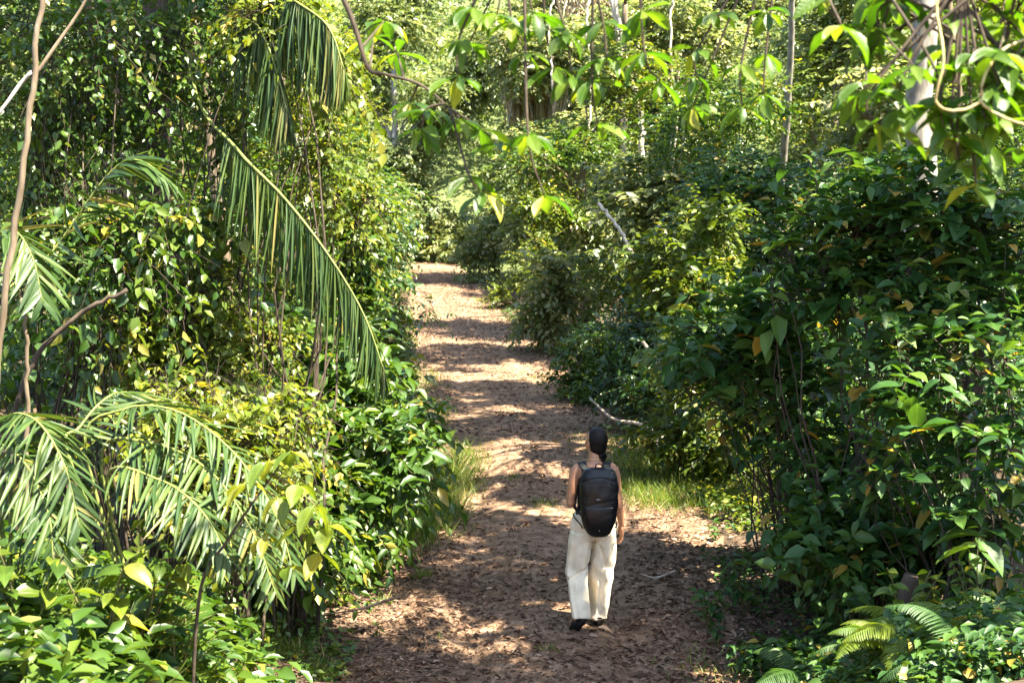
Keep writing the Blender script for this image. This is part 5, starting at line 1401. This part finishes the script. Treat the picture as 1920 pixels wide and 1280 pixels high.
def near_cover(lab, xr, yr, n, seed, mat, hmax, L=.09):
    r_ = np.random.default_rng(seed)
    x = r_.uniform(*xr, n); y = r_.uniform(*yr, n)
    k = path_d(x, y) > .22 + .25 * noise2(x, y, 2.0)
    x, y = x[k], y[k]; n = len(x)
    z = gz(x, y) + r_.random(n) ** 1.4 * hmax * (.45 + .55 * (noise2(x, y, 3.0, 4) + .5).clip(0, 1))
    D = r_.normal(size=(n, 3)); D[:, 2] = D[:, 2] * .35 - .1
    N = r_.normal(size=(n, 3)) * .4 + (0, 0, 1)
    a = Acc(); l_ = L * r_.uniform(.5, 1.5, n)
    scatter(a, L8, np.stack([x, y, z], -1), D, N, l_, l_ * r_.uniform(.4, .7, n), r_.random(n))
    return tag(link('ground_cover', a.mesh('ground_cover'), M[mat], kind='stuff'), lab, 'ground cover')
near_cover('dense low leaves covering the bank at the bottom left corner', (-3.6, -1.35), (6.0, 9.6), 5500, 133, 'mid', .40, .12)
near_cover('dense dark low leaves under the ferns at the bottom right', (1.75, 4.2), (7.4, 11.2), 8000, 134, 'teal', .30, .08)

near_cover('sunlit small-leaved weeds among the grass right of the walker', (1.5, 3.6), (14.6, 20.5), 8000, 135, 'yellow', .30, .06)
near_cover('fresh weeds among the grass on the left path edge', (-2.4, -.9), (12.0, 20.5), 7000, 136, 'yellow', .28, .06)

# leaf litter on track and verges
r_ = np.random.default_rng(141)
n = 90000
y = 9.2 + 42 * r_.random(n) ** 2.0
x = pc(y) + r_.uniform(-2.6, 2.7, n)
d = path_d(x, y); dx = x - pc(y)
dens = .22 + .55 * np.exp(-((dx - .05) / .28) ** 2) * (y > 17) + .8 * np.exp(-((d + .15) / .38) ** 2) + .55 * (d > 0.2) + .35 * noise2(x, y, 1.3, 2) + .30 * (dx > .9) * (d < 0) + .25 * (y < 14)
k = r_.random(n) < dens
x, y = x[k], y[k]; n = len(x)
P = np.stack([x, y, surf(x, y) + r_.uniform(.002, .02, n)], -1)
D = r_.normal(size=(n, 3)); D[:, 2] *= .15
N = r_.normal(size=(n, 3)) * .38 + (0, 0, 1)
a = Acc(); Ls = r_.gamma(4, .0085, n) + .010
scatter(a, L8, P, D, N, Ls, Ls * r_.uniform(.28, .6, n), r_.random(n) ** 1.25)
tag(link('leaf_litter', a.mesh('leaf_litter'), M['deadleaf'], kind='stuff'), 'dead brown leaves scattered over the track and verges', 'leaf litter')

# fallen twigs on the left verge and along the path edges
a = Acc(); r_ = np.random.default_rng(142)
for k in range(520):
    if k < 300:
        Y = r_.uniform(10.3, 13.2); x = -1.05 + r_.normal() * .38
    else:
        Y = 9.6 + 24 * r_.random() ** 2; x = float(pc(Y)) + r_.choice((-1, 1)) * r_.normal(1.35, .4)
    L = r_.gamma(3, .055) + .05; az = r_.random() * 6.28
    z = float(surf(x, Y)) + .012
    dv = np.array((math.cos(az), math.sin(az), 0)) * L * .5
    c_ = np.array((x, Y, z)); e0, e1 = c_ - dv, c_ + dv
    for e in (e0, e1): e[2] = float(surf(e[0], e[1])) + r_.uniform(.006, .035)
    tube(a, smooth_path([e0, c_ + r_.normal(size=3) * (.1 * L, .1 * L, .02), e1], 5), r_.uniform(.002, .006), 4)
tag(link('fallen_twigs', a.mesh('fallen_twigs'), M['litterwood'], kind='stuff'), 'small brown twigs strewn along the edges of the track', 'twigs')

# pale fallen branch on the right beyond the walker, and dead wood in the right shrubs
def dead_branch(lab, rows, r, side_rows=(), mat='deadwood'):
    p = smooth_path([W(*q_) for q_ in rows], 26)
    for q_ in p: q_[2] = max(q_[2], float(surf(q_[0], q_[1])) + r * .6)
    b = p[0].copy(); b[2] = float(surf(b[0], b[1]))
    o_ = thing('fallen_branch', lab, 'branch', b, 0, 'fallen dead branches')
    a = Acc(); tube(a, p - b, np.linspace(r * .35, r, 26), 7); link('limb', a.mesh('limb'), M[mat], o_)
    for rows2 in side_rows:
        a = Acc(); tube(a, smooth_path([W(*q_) - b for q_ in rows2], 8), np.linspace(r * .6, r * .2, 8), 6); link('twig', a.mesh('twig'), M[mat], o_)
dead_branch('long pale dead branch lying off the track right of the walker', [(1105, 745, 20.5), (1150, 785, 20), (1200, 795, 19.5), (1240, 820, 18.8), (1285, 838, 18.2), (1330, 850, 17.6)], .045, [[(1235, 815, 18.9), (1232, 845, 18.6), (1228, 865, 18.4)], [(1250, 835, 18.5), (1215, 832, 18.5)]])
dead_branch('pale broken branch poking from the bushes above the fallen one', [(1205, 640, 19.5), (1235, 680, 19.3), (1260, 700, 19.1), (1300, 740, 18.9)], .07)
dead_branch('short dark stick lying across the left litter', [(620, 1150, 10.9), (680, 1140, 11.0), (740, 1120, 11.3)], .014, mat='litterwood')
dead_branch('thin bent stick on the right path edge', [(1200, 1075, 12.9), (1230, 1082, 12.9), (1265, 1070, 13.0)], .012)
print('POLYS', tri_count(), 'OBJECTS', len(bpy.data.objects))
